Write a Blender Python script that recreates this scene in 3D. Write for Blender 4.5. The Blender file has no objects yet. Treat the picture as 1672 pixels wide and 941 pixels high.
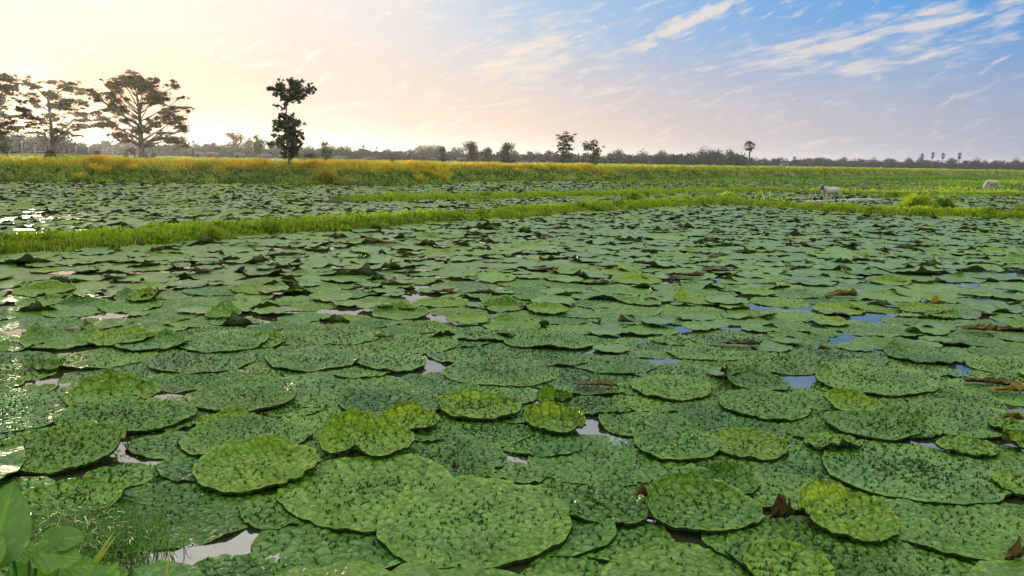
import bpy, math, random
import numpy as np
from mathutils import Vector, Matrix

random.seed(7)
RNG = np.random.default_rng(11)
R_ = math.radians
SC = bpy.context.scene
COL = SC.collection

# ------------------------------------------------------------------ camera
F_PX, CX, CY = 1312.0, 836.0, 470.5
CAM_H, PITCH, ROLL = 2.0, R_(9.06), R_(1.0)
fwd = np.array([0, math.cos(PITCH), -math.sin(PITCH)])
right0 = np.array([1.0, 0, 0])
up0 = np.cross(right0, fwd)
right = right0 * math.cos(ROLL) + up0 * math.sin(ROLL)
up = -right0 * math.sin(ROLL) + up0 * math.cos(ROLL)
EYE = np.array([0, 0, CAM_H])
cam_data = bpy.data.cameras.new('camera')
cam = bpy.data.objects.new('camera', cam_data)
COL.objects.link(cam)
cam_data.sensor_width = 36.0
cam_data.lens = 36.0 * F_PX / 1672.0
cam_data.clip_start = 0.05
cam_data.clip_end = 20000
M = Matrix((tuple(right), tuple(up), tuple(-fwd))).transposed().to_4x4()
M.translation = Vector(EYE)
cam.matrix_world = M
SC.camera = cam


def ray(px, py):
    d = fwd * F_PX + right * (px - CX) - up * (py - CY)
    return d / np.linalg.norm(d)


def G(px, py, z=0.0):
    d = ray(px, py)
    if d[2] > -1e-4:
        d = d.copy(); d[2] = -1e-4
    t = (z - CAM_H) / d[2]
    return EYE + d * t


def at(px, py, Y):
    d = ray(px, py)
    return EYE + d * (Y / d[1])


def project(p):
    v = np.asarray(p) - EYE
    w = v @ fwd
    return CX + F_PX * (v @ right) / w, CY - F_PX * (v @ up) / w, w


# ------------------------------------------------------------------ sky, sun, exposure
SUN_D = ray(36, 176)
SUN_EL = math.asin(SUN_D[2])
SUN_AZ = math.atan2(SUN_D[0], SUN_D[1])
SC.view_settings.view_transform = 'Standard'
SC.view_settings.look = 'None'
SC.view_settings.exposure = 0.9
SC.view_settings.gamma = 1.0
SC.view_settings.use_curve_mapping = False
SC.cycles.use_denoising = True
SC.cycles.max_bounces = 6
SC.cycles.volume_bounces = 0
SC.cycles.transparent_max_bounces = 8
SC.cycles.sample_clamp_indirect = 4.0

sun_l = bpy.data.lights.new('sun', 'SUN')
sun_l.energy = 5.0
sun_l.angle = R_(0.5)
sun_l.color = (1.0, 0.79, 0.50)
sun = bpy.data.objects.new('sun', sun_l)
COL.objects.link(sun)
sun.rotation_euler = Vector(SUN_D).to_track_quat('Z', 'Y').to_euler()


class NT:
    """tiny node builder"""
    def __init__(s, tree):
        s.t = tree; tree.nodes.clear()

    def n(s, typ, **kw):
        nd = s.t.nodes.new(typ)
        for k, v in kw.items():
            setattr(nd, k, v)
        return nd

    def put(s, sock, v):
        if isinstance(v, bpy.types.NodeSocket):
            s.t.links.new(v, sock)
        elif v is not None:
            sock.default_value = v

    def m(s, op, a, b=None, c=None, clamp=False):
        nd = s.n('ShaderNodeMath', operation=op, use_clamp=clamp)
        s.put(nd.inputs[0], a)
        if b is not None: s.put(nd.inputs[1], b)
        if c is not None: s.put(nd.inputs[2], c)
        return nd.outputs[0]

    def sstep(s, v, a, b, lo=0.0, hi=1.0):
        nd = s.n('ShaderNodeMapRange', interpolation_type='SMOOTHSTEP')
        s.put(nd.inputs['Value'], v)
        nd.inputs['From Min'].default_value = a; nd.inputs['From Max'].default_value = b
        nd.inputs['To Min'].default_value = lo; nd.inputs['To Max'].default_value = hi
        return nd.outputs['Result']

    def mix(s, f, a, b, blend='MIX'):
        nd = s.n('ShaderNodeMix', data_type='RGBA', blend_type=blend)
        s.put(nd.inputs[0], f)
        for sock, v in ((nd.inputs[6], a), (nd.inputs[7], b)):
            s.put(sock, (*v, 1.0) if isinstance(v, tuple) and len(v) == 3 else v)
        return nd.outputs[2]

    def ramp(s, f, stops, interp='LINEAR'):
        nd = s.n('ShaderNodeValToRGB')
        cr = nd.color_ramp; cr.interpolation = interp
        while len(cr.elements) < len(stops): cr.elements.new(0.5)
        for e, (p, c) in zip(cr.elements, stops):
            e.position = p; e.color = (*c, 1.0) if len(c) == 3 else c
        s.put(nd.inputs[0], f)
        return nd.outputs[0]

    def noise(s, vec, scale, detail=4.0, rough=0.55, dist=0.0):
        nd = s.n('ShaderNodeTexNoise')
        s.put(nd.inputs['Vector'], vec)
        nd.inputs['Scale'].default_value = scale; nd.inputs['Detail'].default_value = detail
        nd.inputs['Roughness'].default_value = rough; nd.inputs['Distortion'].default_value = dist
        return nd.outputs['Fac']

    def comb(s, x, y, z=0.0):
        nd = s.n('ShaderNodeCombineXYZ')
        for i, v in enumerate((x, y, z)): s.put(nd.inputs[i], v)
        return nd.outputs[0]


world = bpy.data.worlds.new('World')
SC.world = world
world.use_nodes = True
w = NT(world.node_tree)
sky = w.n('ShaderNodeTexSky', sky_type='NISHITA', sun_disc=False)
sky.sun_elevation = SUN_EL
sky.sun_rotation = SUN_AZ
sky.air_density = 1.2; sky.dust_density = 2.0; sky.ozone_density = 2.0
tc = w.n('ShaderNodeTexCoord')
D = tc.outputs['Generated']
sep = w.n('ShaderNodeSeparateXYZ'); w.put(sep.inputs[0], D)
dx, dy, dz = sep.outputs
dot = w.n('ShaderNodeVectorMath', operation='DOT_PRODUCT')
w.put(dot.inputs[0], D); dot.inputs[1].default_value = tuple(SUN_D)
sd = dot.outputs['Value']
ang = w.m('ARCCOSINE', w.m('MINIMUM', sd, 0.99999))          # angle from the sun
af = w.m('DIVIDE', ang, math.pi / 2, clamp=True)             # 0 at the sun, 1 at 90 degrees
K = lambda deg: deg / 90.0
hor = w.ramp(af, [(K(0), (0.82, 0.63, 0.42)), (K(7), (0.70, 0.57, 0.48)), (K(18), (0.74, 0.59, 0.53)), (K(31), (0.82, 0.66, 0.55)),
                  (K(42), (0.66, 0.58, 0.56)), (K(55), (0.50, 0.51, 0.58)), (K(64), (0.38, 0.43, 0.56)), (K(90), (0.40, 0.46, 0.56))])
upc = w.ramp(af, [(K(0), (0.88, 0.82, 0.76)), (K(14), (0.85, 0.78, 0.74)), (K(24), (0.76, 0.76, 0.77)), (K(34), (0.40, 0.57, 0.80)),
                  (K(46), (0.20, 0.43, 0.78)), (K(56), (0.10, 0.36, 0.77)), (K(66), (0.05, 0.29, 0.74)), (K(90), (0.04, 0.14, 0.42))])
t_el = w.sstep(dz, 0.02, 0.185)
low = w.mix(t_el, hor, upc)
zen = w.mix(w.sstep(dz, 0.19, 0.5), low, (1.95, 1.92, 1.78))  # unseen overhead sky raised well above the visible band to light the ground
# clouds, laid out by compass bearing and height (degrees)
azd = w.m('MULTIPLY', w.m('ARCTAN2', dx, dy), 57.2958)
eld = w.m('MULTIPLY', w.m('ARCSINE', dz), 57.2958)


def streak(a0, e0, sa, se, slope, nsx, nsy, lo, hi, seed):
    c, s_ = math.cos(slope), math.sin(slope)
    a = w.m('SUBTRACT', azd, a0); e = w.m('SUBTRACT', eld, e0)
    ar = w.m('ADD', w.m('MULTIPLY', a, c), w.m('MULTIPLY', e, s_))
    er = w.m('SUBTRACT', w.m('MULTIPLY', e, c), w.m('MULTIPLY', a, s_))
    g = w.m('ADD', w.m('POWER', w.m('ABSOLUTE', w.m('DIVIDE', ar, sa)), 2.0), w.m('POWER', w.m('ABSOLUTE', w.m('DIVIDE', er, se)), 2.0))
    mask = w.m('POWER', 2.718, w.m('MULTIPLY', g, -1.0))
    n = w.noise(w.comb(w.m('MULTIPLY', ar, nsx), w.m('MULTIPLY', er, nsy), seed), 1.0, 7.0, 0.58, 0.25)
    v = w.m('ADD', n, w.m('MULTIPLY', w.m('SUBTRACT', mask, 1.0), 0.30))
    return w.sstep(v, lo - 0.10, hi - 0.12)


cl = [streak(24.5, 8.3, 12, 0.95, R_(10.5), 0.30, 1.4, 0.36, 0.66, 1.3),
      streak(26.5, 6.9, 8, 0.8, R_(9), 0.32, 1.4, 0.42, 0.72, 4.1),
      streak(11.8, 9.4, 4.6, 0.55, R_(24), 0.5, 1.7, 0.34, 0.62, 2.2),
      streak(0.5, 7.0, 6.0, 2.6, R_(10), 0.45, 1.7, 0.36, 0.78, 7.7),
      streak(-6.0, 11.0, 5.0, 1.2, R_(8), 0.5, 1.9, 0.46, 0.85, 9.1),
      streak(17.0, 4.4, 16, 1.2, R_(7), 0.22, 1.0, 0.52, 1.2, 5.4),
      streak(-2.0, 4.0, 16, 1.6, R_(3), 0.2, 0.9, 0.55, 1.3, 6.2)]
cf = cl[0]
for q in cl[1:]:
    cf = w.m('MAXIMUM', cf, q)
# unseen rest of the dome carries a bright cloud veil, added to light the ground
veil = w.noise(w.comb(w.m('DIVIDE', dx, w.m('ADD', dz, 0.12)), w.m('DIVIDE', dy, w.m('ADD', dz, 0.12)), 0.0), 1.1, 6.0, 0.6, 0.3)
vf = w.m('MULTIPLY', w.sstep(veil, 0.45, 0.75), w.sstep(dz, 0.2, 0.35, 0.0, 0.7))
cf = w.m('MULTIPLY', w.m('MAXIMUM', cf, vf), 0.86)
ccol = w.ramp(af, [(K(0), (1.2, 1.08, 0.9)), (K(20), (1.0, 0.9, 0.78)), (K(34), (0.93, 0.80, 0.68)), (K(50), (0.80, 0.72, 0.70)), (K(70), (0.75, 0.72, 0.72)), (K(90), (1.4, 1.4, 1.4))])
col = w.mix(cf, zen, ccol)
glow = w.m('MULTIPLY', w.m('POWER', w.m('MAXIMUM', sd, 0.0), 1400.0), 1.2)
col = w.mix(1.0, col, w.comb(glow, w.m('MULTIPLY', glow, 0.85), w.m('MULTIPLY', glow, 0.5)), 'ADD')
b1 = w.n('ShaderNodeBackground'); w.put(b1.inputs[0], sky.outputs[0]); b1.inputs[1].default_value = 0.015
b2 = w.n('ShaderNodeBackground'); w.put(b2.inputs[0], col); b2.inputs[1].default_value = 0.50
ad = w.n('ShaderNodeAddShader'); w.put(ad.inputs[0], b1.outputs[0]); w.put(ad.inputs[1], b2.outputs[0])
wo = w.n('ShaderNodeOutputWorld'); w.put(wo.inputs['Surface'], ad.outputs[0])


# ------------------------------------------------------------------ helpers
def tag(o, label=None, cat=None, group=None, kind=None):
    if label: o['label'] = label
    if cat: o['category'] = cat
    if group: o['group'] = group
    if kind: o['kind'] = kind
    return o


def mk(name, V, quads=None, tris=None, mat=None, tone=None, parent=None, smooth=True, loc=None, mesh_only=False):
    me = bpy.data.meshes.new(name)
    V = np.ascontiguousarray(V, dtype=np.float32)
    fl, st, tot = [], [], []
    k = 0
    for a, n in ((quads, 4), (tris, 3)):
        if a is None or len(a) == 0: continue
        a = np.asarray(a, dtype=np.int32)
        fl.append(a.ravel()); st.append(k + np.arange(len(a), dtype=np.int32) * n)
        tot.append(np.full(len(a), n, dtype=np.int32)); k += a.size
    fl, st, tot = np.concatenate(fl), np.concatenate(st), np.concatenate(tot)
    me.vertices.add(len(V)); me.vertices.foreach_set('co', V.ravel())
    me.loops.add(len(fl)); me.loops.foreach_set('vertex_index', fl)
    me.polygons.add(len(st)); me.polygons.foreach_set('loop_start', st); me.polygons.foreach_set('loop_total', tot)
    if smooth: me.polygons.foreach_set('use_smooth', np.ones(len(st), dtype=bool))
    if tone is not None:
        at_ = me.attributes.new('tone', 'FLOAT_COLOR', 'POINT')
        t = np.zeros((len(V), 4), dtype=np.float32); t[:, 3] = 1; t[:, :tone.shape[1]] = tone
        at_.data.foreach_set('color', t.ravel())
    me.update(calc_edges=True)
    if mat: me.materials.append(mat)
    if mesh_only: return me
    o = bpy.data.objects.new(name, me)
    COL.objects.link(o)
    if parent is not None: o.parent = parent
    if loc is not None: o.location = loc
    return o


def empty(name, loc=(0, 0, 0), rz=0.0):
    o = bpy.data.objects.new(name, None)
    COL.objects.link(o); o.location = tuple(loc); o.rotation_euler = (0, 0, rz)
    o.empty_display_size = 0.1
    return o


def copy_tree(o, parent=None):
    c = o.copy(); COL.objects.link(c)
    if parent is not None: c.parent = parent
    for ch in list(o.children): copy_tree(ch, c)
    return c


class MB:
    """collects pieces into one mesh"""
    def __init__(s):
        s.V, s.Q, s.T, s.C, s.n = [], [], [], [], 0

    def add(s, V, quads=None, tris=None, tone=None):
        V = np.asarray(V, float)
        if quads is not None and len(quads): s.Q.append(np.asarray(quads) + s.n)
        if tris is not None and len(tris): s.T.append(np.asarray(tris) + s.n)
        s.V.append(V); s.n += len(V)
        t = np.zeros((len(V), 3)); 
        if tone is not None: t[:] = tone
        s.C.append(t)
        return s

    def tube(s, pts, rad, sides=6, tone=None, cap=True):
        pts = np.asarray(pts, float); k = len(pts)
        rad = np.broadcast_to(np.asarray(rad, float), (k,))
        tan = np.gradient(pts, axis=0); tan /= np.linalg.norm(tan, axis=1)[:, None] + 1e-9
        ref = np.array([0.31, 0.2, 0.93]) if abs(tan[0][2]) < 0.9 else np.array([1.0, 0.1, 0])
        a = np.cross(tan, ref); a /= np.linalg.norm(a, axis=1)[:, None] + 1e-9
        b = np.cross(tan, a)
        th = np.arange(sides) / sides * 2 * math.pi
        V = pts[:, None] + rad[:, None, None] * (a[:, None] * np.cos(th)[None, :, None] + b[:, None] * np.sin(th)[None, :, None])
        V = V.reshape(-1, 3)
        i = np.arange(k - 1)[:, None] * sides; j = np.arange(sides)[None]; j2 = (j + 1) % sides
        Q = np.stack([i + j, i + j2, i + sides + j2, i + sides + j], -1).reshape(-1, 4)
        T = []
        if cap:
            V = np.vstack([V, pts[0], pts[-1]])
            for q in range(sides):
                T.append((k * sides, (q + 1) % sides, q)); T.append((k * sides + 1, (k - 1) * sides + q, (k - 1) * sides + (q + 1) % sides))
        return s.add(V, Q, T, tone)

    def box(s, lo, hi, rz=0.0, org=(0, 0, 0), tone=None):
        x0, y0, z0 = lo; x1, y1, z1 = hi
        V = np.array([(x0, y0, z0), (x1, y0, z0), (x1, y1, z0), (x0, y1, z0), (x0, y0, z1), (x1, y0, z1), (x1, y1, z1), (x0, y1, z1)], float)
        c, q = math.cos(rz), math.sin(rz)
        V = np.stack([V[:, 0] * c - V[:, 1] * q, V[:, 0] * q + V[:, 1] * c, V[:, 2]], 1) + np.asarray(org)
        return s.add(V, [(0, 3, 2, 1), (4, 5, 6, 7), (0, 1, 5, 4), (1, 2, 6, 5), (2, 3, 7, 6), (3, 0, 4, 7)], None, tone)

    def build(s, name, mat, parent=None, smooth=True, **kw):
        return mk(name, np.vstack(s.V), np.vstack(s.Q) if s.Q else None, np.vstack(s.T) if s.T else None, mat, np.vstack(s.C), parent, smooth, **kw)


def snoise(x, y, seed=0, scale=1.0, octaves=3):
    """smooth pseudo noise in about -1..1"""
    r = np.random.default_rng(seed); out = 0; amp = 1; tot = 0
    for o in range(octaves):
        v = 0
        for k in range(5):
            a = r.uniform(0, 2 * math.pi); p = r.uniform(0, 6.28); f = scale * (2 ** o) * r.uniform(0.7, 1.3)
            v = v + np.sin((x * math.cos(a) + y * math.sin(a)) * f + p)
        out = out + amp * v / 5 * 1.6; tot += amp; amp *= 0.5
    return out / tot


# ------------------------------------------------------------------ materials
def newmat(name):
    m_ = bpy.data.materials.new(name); m_.use_nodes = True
    return m_, NT(m_.node_tree)


def principled(n, color, rough=0.6, spec=0.3, normal=None):
    p = n.n('ShaderNodeBsdfPrincipled')
    n.put(p.inputs['Base Color'], (*color, 1.0) if isinstance(color, tuple) else color)
    n.put(p.inputs['Roughness'], rough)
    p.inputs['Specular IOR Level'].default_value = spec
    if normal is not None: n.put(p.inputs['Normal'], normal)
    return p


def out(n, sh):
    o = n.n('ShaderNodeOutputMaterial'); n.put(o.inputs['Surface'], sh)


def simple(name, color, rough=0.7, spec=0.3, var=0.25, scale=6.0, bump=0.0):
    m_, n = newmat(name)
    g = n.n('ShaderNodeNewGeometry')
    nz = n.noise(g.outputs['Position'], scale, 4.0)
    c = n.mix(nz, tuple(x * (1 - var) for x in color), tuple(min(1, x * (1 + var)) for x in color))
    nor = None
    if bump:
        b = n.n('ShaderNodeBump'); b.inputs['Strength'].default_value = bump; n.put(b.inputs['Height'], nz); nor = b.outputs[0]
    out(n, principled(n, c, rough, spec, nor).outputs[0])
    return m_


def leafy(name, a, b, c3=None, trans=0.35, tcol=None, rough=0.5, spec=0.25):
    """foliage and grass: tone.r blends colour a to b, tone.g blends in c3 (straw, dead)"""
    m_, n = newmat(name)
    t = n.n('ShaderNodeAttribute', attribute_name='tone')
    s = n.n('ShaderNodeSeparateColor'); n.put(s.inputs[0], t.outputs['Color'])
    c = n.mix(s.outputs[0], a, b)
    if c3: c = n.mix(s.outputs[1], c, c3)
    p = principled(n, c, rough, spec)
    tr = n.n('ShaderNodeBsdfTranslucent')
    n.put(tr.inputs[0], n.mix(0.7, c, tcol, 'MIX') if tcol else c)
    mx = n.n('ShaderNodeMixShader'); mx.inputs[0].default_value = trans
    n.put(mx.inputs[1], p.outputs[0]); n.put(mx.inputs[2], tr.outputs[0])
    out(n, mx.outputs[0])
    return m_


def lily_material():
    m_, n = newmat('prickly_leaf')
    g = n.n('ShaderNodeNewGeometry')
    pos = g.outputs['Position']
    t = n.n('ShaderNodeAttribute', attribute_name='tone')
    s = n.n('ShaderNodeSeparateColor'); n.put(s.inputs[0], t.outputs['Color'])
    big = n.noise(pos, 2.3, 3.0)
    # puckered net of veins
    wv = n.n('ShaderNodeVectorMath', operation='ADD')
    nd = n.n('ShaderNodeTexNoise'); n.put(nd.inputs['Vector'], pos); nd.inputs['Scale'].default_value = 9.0; nd.inputs['Detail'].default_value = 2.0
    sc_ = n.n('ShaderNodeVectorMath', operation='SCALE'); n.put(sc_.inputs[0], nd.outputs['Color']); sc_.inputs[3].default_value = 0.09
    n.put(wv.inputs[0], pos); n.put(wv.inputs[1], sc_.outputs[0])
    vo = n.n('ShaderNodeTexVoronoi', feature='DISTANCE_TO_EDGE'); n.put(vo.inputs['Vector'], wv.outputs[0]); vo.inputs['Scale'].default_value = 23.0
    net = n.sstep(vo.outputs['Distance'], 0.0, 0.16)
    vo2 = n.n('ShaderNodeTexVoronoi', feature='DISTANCE_TO_EDGE'); n.put(vo2.inputs['Vector'], wv.outputs[0]); vo2.inputs['Scale'].default_value = 60.0
    fine = n.sstep(vo2.outputs['Distance'], 0.0, 0.3)
    old = n.mix(n.sstep(big, 0.3, 0.7), (0.028, 0.122, 0.007), (0.072, 0.225, 0.014))
    young = n.mix(big, (0.18, 0.37, 0.008), (0.30, 0.48, 0.014))
    c = n.mix(s.outputs[0], old, young)
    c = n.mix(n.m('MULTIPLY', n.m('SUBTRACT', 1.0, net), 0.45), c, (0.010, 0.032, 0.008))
    dead = n.mix(n.noise(pos, 30.0, 3.0), (0.02, 0.010, 0.004), (0.17, 0.085, 0.015))
    c = n.mix(s.outputs[1], c, dead)
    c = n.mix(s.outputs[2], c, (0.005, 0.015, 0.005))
    under = n.mix(s.outputs[1], n.mix(s.outputs[0], (0.018, 0.020, 0.008), (0.06, 0.085, 0.012)), (0.02, 0.010, 0.004))
    c = n.mix(g.outputs['Backfacing'], c, under)
    h = n.m('ADD', n.sstep(vo.outputs['Distance'], 0.0, 0.34), n.m('MULTIPLY', fine, 0.08))
    b = n.n('ShaderNodeBump'); b.inputs['Strength'].default_value = 0.5; b.inputs['Distance'].default_value = 0.016
    n.put(b.inputs['Height'], h)
    rough = n.sstep(n.noise(pos, 40.0, 2.0), 0.3, 0.7, 0.32, 0.48)
    mott = n.sstep(n.noise(pos, 11.0, 3.0, 0.6, 1.6), 0.40, 0.60)
    c = n.mix(n.m('MULTIPLY', n.m('SUBTRACT', 1.0, mott), 0.32), c, (0.012, 0.045, 0.006))
    blot = n.sstep(n.noise(pos, 7.0, 4.0, 0.6, 0.6), 0.66, 0.73)
    c = n.mix(n.m('MULTIPLY', blot, 0.6), c, (0.16, 0.13, 0.018))
    p = principled(n, c, rough, 0.40, b.outputs[0])
    n.put(p.inputs['Specular IOR Level'], n.m('MULTIPLY', n.m('SUBTRACT', 1.0, s.outputs[2]), n.m('MULTIPLY_ADD', mott, 0.34, 0.20)))
    tr = n.n('ShaderNodeBsdfTranslucent')
    n.put(tr.inputs[0], n.mix(s.outputs[1], n.mix(s.outputs[0], (0.10, 0.26, 0.02), (0.34, 0.48, 0.02)), (0.08, 0.03, 0.005)))
    mx = n.n('ShaderNodeMixShader')
    n.put(mx.inputs[0], n.m('MULTIPLY', n.m('SUBTRACT', 1.0, s.outputs[2]), n.m('MULTIPLY', n.m('MULTIPLY_ADD', s.outputs[0], 0.36, 0.05), n.m('MULTIPLY_ADD', g.outputs['Backfacing'], -0.75, 1.0))))
    n.put(mx.inputs[1], p.outputs[0]); n.put(mx.inputs[2], tr.outputs[0])
    out(n, mx.outputs[0])
    return m_


def water_material():
    m_, n = newmat('pond_water')
    g = n.n('ShaderNodeNewGeometry')
    b = n.n('ShaderNodeBump'); b.inputs['Strength'].default_value = 0.03; b.inputs['Distance'].default_value = 0.01
    n.put(b.inputs['Height'], n.noise(g.outputs['Position'], 5.0, 2.0))
    p = principled(n, (0.022, 0.026, 0.014), 0.04, 0.5, b.outputs[0])
    p.inputs['IOR'].default_value = 2.7
    out(n, p.outputs[0])
    return m_


def ground_material():
    m_, n = newmat('field_soil_and_grass')
    g = n.n('ShaderNodeNewGeometry'); pos = g.outputs['Position']
    n1 = n.noise(pos, 0.035, 5.0, 0.6); n2 = n.noise(pos, 1.3, 5.0, 0.65); n3 = n.noise(pos, 0.010, 3.0)
    grass = n.mix(n2, (0.045, 0.085, 0.012), (0.13, 0.17, 0.022))
    pale = n.mix(n2, (0.11, 0.14, 0.02), (0.20, 0.18, 0.04))
    c = n.mix(n.sstep(n1, 0.40, 0.62), grass, pale)
    sp = n.n('ShaderNodeSeparateXYZ'); n.put(sp.inputs[0], pos)
    mud = n.mix(n2, (0.020, 0.022, 0.010), (0.035, 0.045, 0.014))
    c = n.mix(n.sstep(sp.outputs[2], 0.0, 0.35), mud, c)
    b = n.n('ShaderNodeBump'); b.inputs['Strength'].default_value = 0.8; b.inputs['Distance'].default_value = 0.25; n.put(b.inputs['Height'], n2)
    out(n, principled(n, c, 0.9, 0.1, b.outputs[0]).outputs[0])
    return m_


M_LILY = lily_material()
M_WATER = water_material()
M_GROUND = ground_material()
M_GRASS = leafy('grass_blade', (0.034, 0.095, 0.008), (0.29, 0.46, 0.014), (0.80, 0.50, 0.04), 0.55)
M_CROWN = leafy('tree_leaf', (0.018, 0.030, 0.009), (0.045, 0.060, 0.013), (0.09, 0.070, 0.015), 0.30, (0.38, 0.23, 0.012))
M_GREEN = leafy('green_leaf', (0.018, 0.034, 0.009), (0.048, 0.070, 0.014), (0.08, 0.070, 0.015), 0.22, (0.12, 0.15, 0.015))
M_FAR = leafy('far_leaf', (0.010, 0.024, 0.015), (0.022, 0.045, 0.024), (0.05, 0.05, 0.015), 0.06)
M_BROAD = leafy('shore_leaf', (0.028, 0.115, 0.006), (0.11, 0.27, 0.010), (0.38, 0.26, 0.03), 0.25, (0.20, 0.42, 0.01), 0.42, 0.4)
M_BARK = simple('bark', (0.11, 0.085, 0.06), 0.9, 0.1, 0.4, 5.0, 0.5)
M_PALEBARK = simple('pale_bark', (0.28, 0.24, 0.17), 0.9, 0.1, 0.3, 9.0, 0.4)

# ------------------------------------------------------------------ terrain
def line(px, z=0.0):
    return np.array([G(a, b, z)[:2] for a, b in px])


def pdist(P, L):
    """distance of points to a polyline, and which side (positive = beyond the line as seen from the camera)"""
    best = np.full(len(P), 1e18); side = np.zeros(len(P))
    for a, b in zip(L[:-1], L[1:]):
        d = b - a; l2 = d @ d
        t = np.clip(((P - a) @ d) / l2, 0, 1)
        q = P - (a + t[:, None] * d)
        dd = np.hypot(q[:, 0], q[:, 1])
        s = d[0] * q[:, 1] - d[1] * q[:, 0]
        k = dd < best
        best[k] = dd[k]; side[k] = np.sign(s[k])
    return best, side


DIKE = line([(-520, 448), (-200, 427), (0, 410), (200, 399), (350, 385), (500, 376), (640, 366), (850, 352), (1050, 338), (1180, 332), (1300, 341), (1400, 348), (1520, 353), (1672, 358), (2000, 362)])
DIKE2 = line([(560, 330), (700, 326), (850, 323), (1000, 319), (1120, 315), (1250, 313), (1400, 318), (1672, 319), (2000, 322)])
TOE = line([(-900, 296), (-300, 299), (0, 299), (300, 300), (560, 304), (640, 305), (780, 298), (1000, 296), (1200, 292), (1450, 288), (1672, 287), (2100, 292)])


def sm(x, a, b):
    t = np.clip((x - a) / (b - a), 0, 1); return t * t * (3 - 2 * t)


def H(x, y):
    P = np.stack([x, y], 1)
    d1, _ = pdist(P, DIKE); d2, _ = pdist(P, DIKE2); dt, st = pdist(P, TOE)
    n = snoise(x, y, 3, 0.9)
    z = np.full(len(x), -0.45)
    w1 = 0.85 + 0.22 * n + 0.24 * snoise(x, y, 13, 2.2)
    z = np.maximum(z, -0.45 + 0.62 * sm(-d1, -w1 - 0.5, -w1 + 0.45))
    z = np.maximum(z, -0.45 + 0.55 * sm(-d2, -1.7, -0.6))
    s = dt * st + 0.5 * n
    z = np.maximum(z, -0.45 + 1.75 * sm(s, -0.8, 3.2) - 0.28 * sm(s, 4.5, 9.0) + 0.10 * snoise(x, y, 5, 0.35) * sm(s, 1, 6))
    shore = sm(-(y - 1.9 + 0.8 * np.clip(x + 1.0, -1.6, 3.0)), -0.7, 0.6)
    z = np.maximum(z, -0.45 + (0.58 + 0.04 * n) * shore)
    return z


azs = np.concatenate([np.arange(-180, -70, 3.0), np.arange(-70, 70, 0.4), np.arange(70, 180, 3.0)]) * math.pi / 180
rs = np.exp(np.arange(math.log(0.5), math.log(2400), 0.014))
A, Rr = np.meshgrid(azs, rs)
gx, gy = (np.sin(A) * Rr).ravel(), (np.cos(A) * Rr).ravel()
gz = H(gx, gy)
na, nr = len(azs), len(rs)
i, j = np.meshgrid(np.arange(nr - 1), np.arange(na), indexing='ij')
j2 = (j + 1) % na
Q = np.stack([i * na + j, (i + 1) * na + j, (i + 1) * na + j2, i * na + j2], -1).reshape(-1, 4)[:, ::-1]
cen = np.array([[0, 0, H(np.array([0.0]), np.array([0.0]))[0]]])
T = [(len(gx), (q + 1) % na, q) for q in range(na)]
tag(mk('ground', np.vstack([np.stack([gx, gy, gz], 1), cen]), Q, [t[::-1] for t in T], M_GROUND), kind='structure')
wm = np.array([(-420, -30, 0), (420, -30, 0), (420, 520, 0), (-420, 520, 0)], float)
tag(mk('water', wm, [(0, 1, 2, 3)], None, M_WATER, smooth=False), kind='structure')

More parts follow.
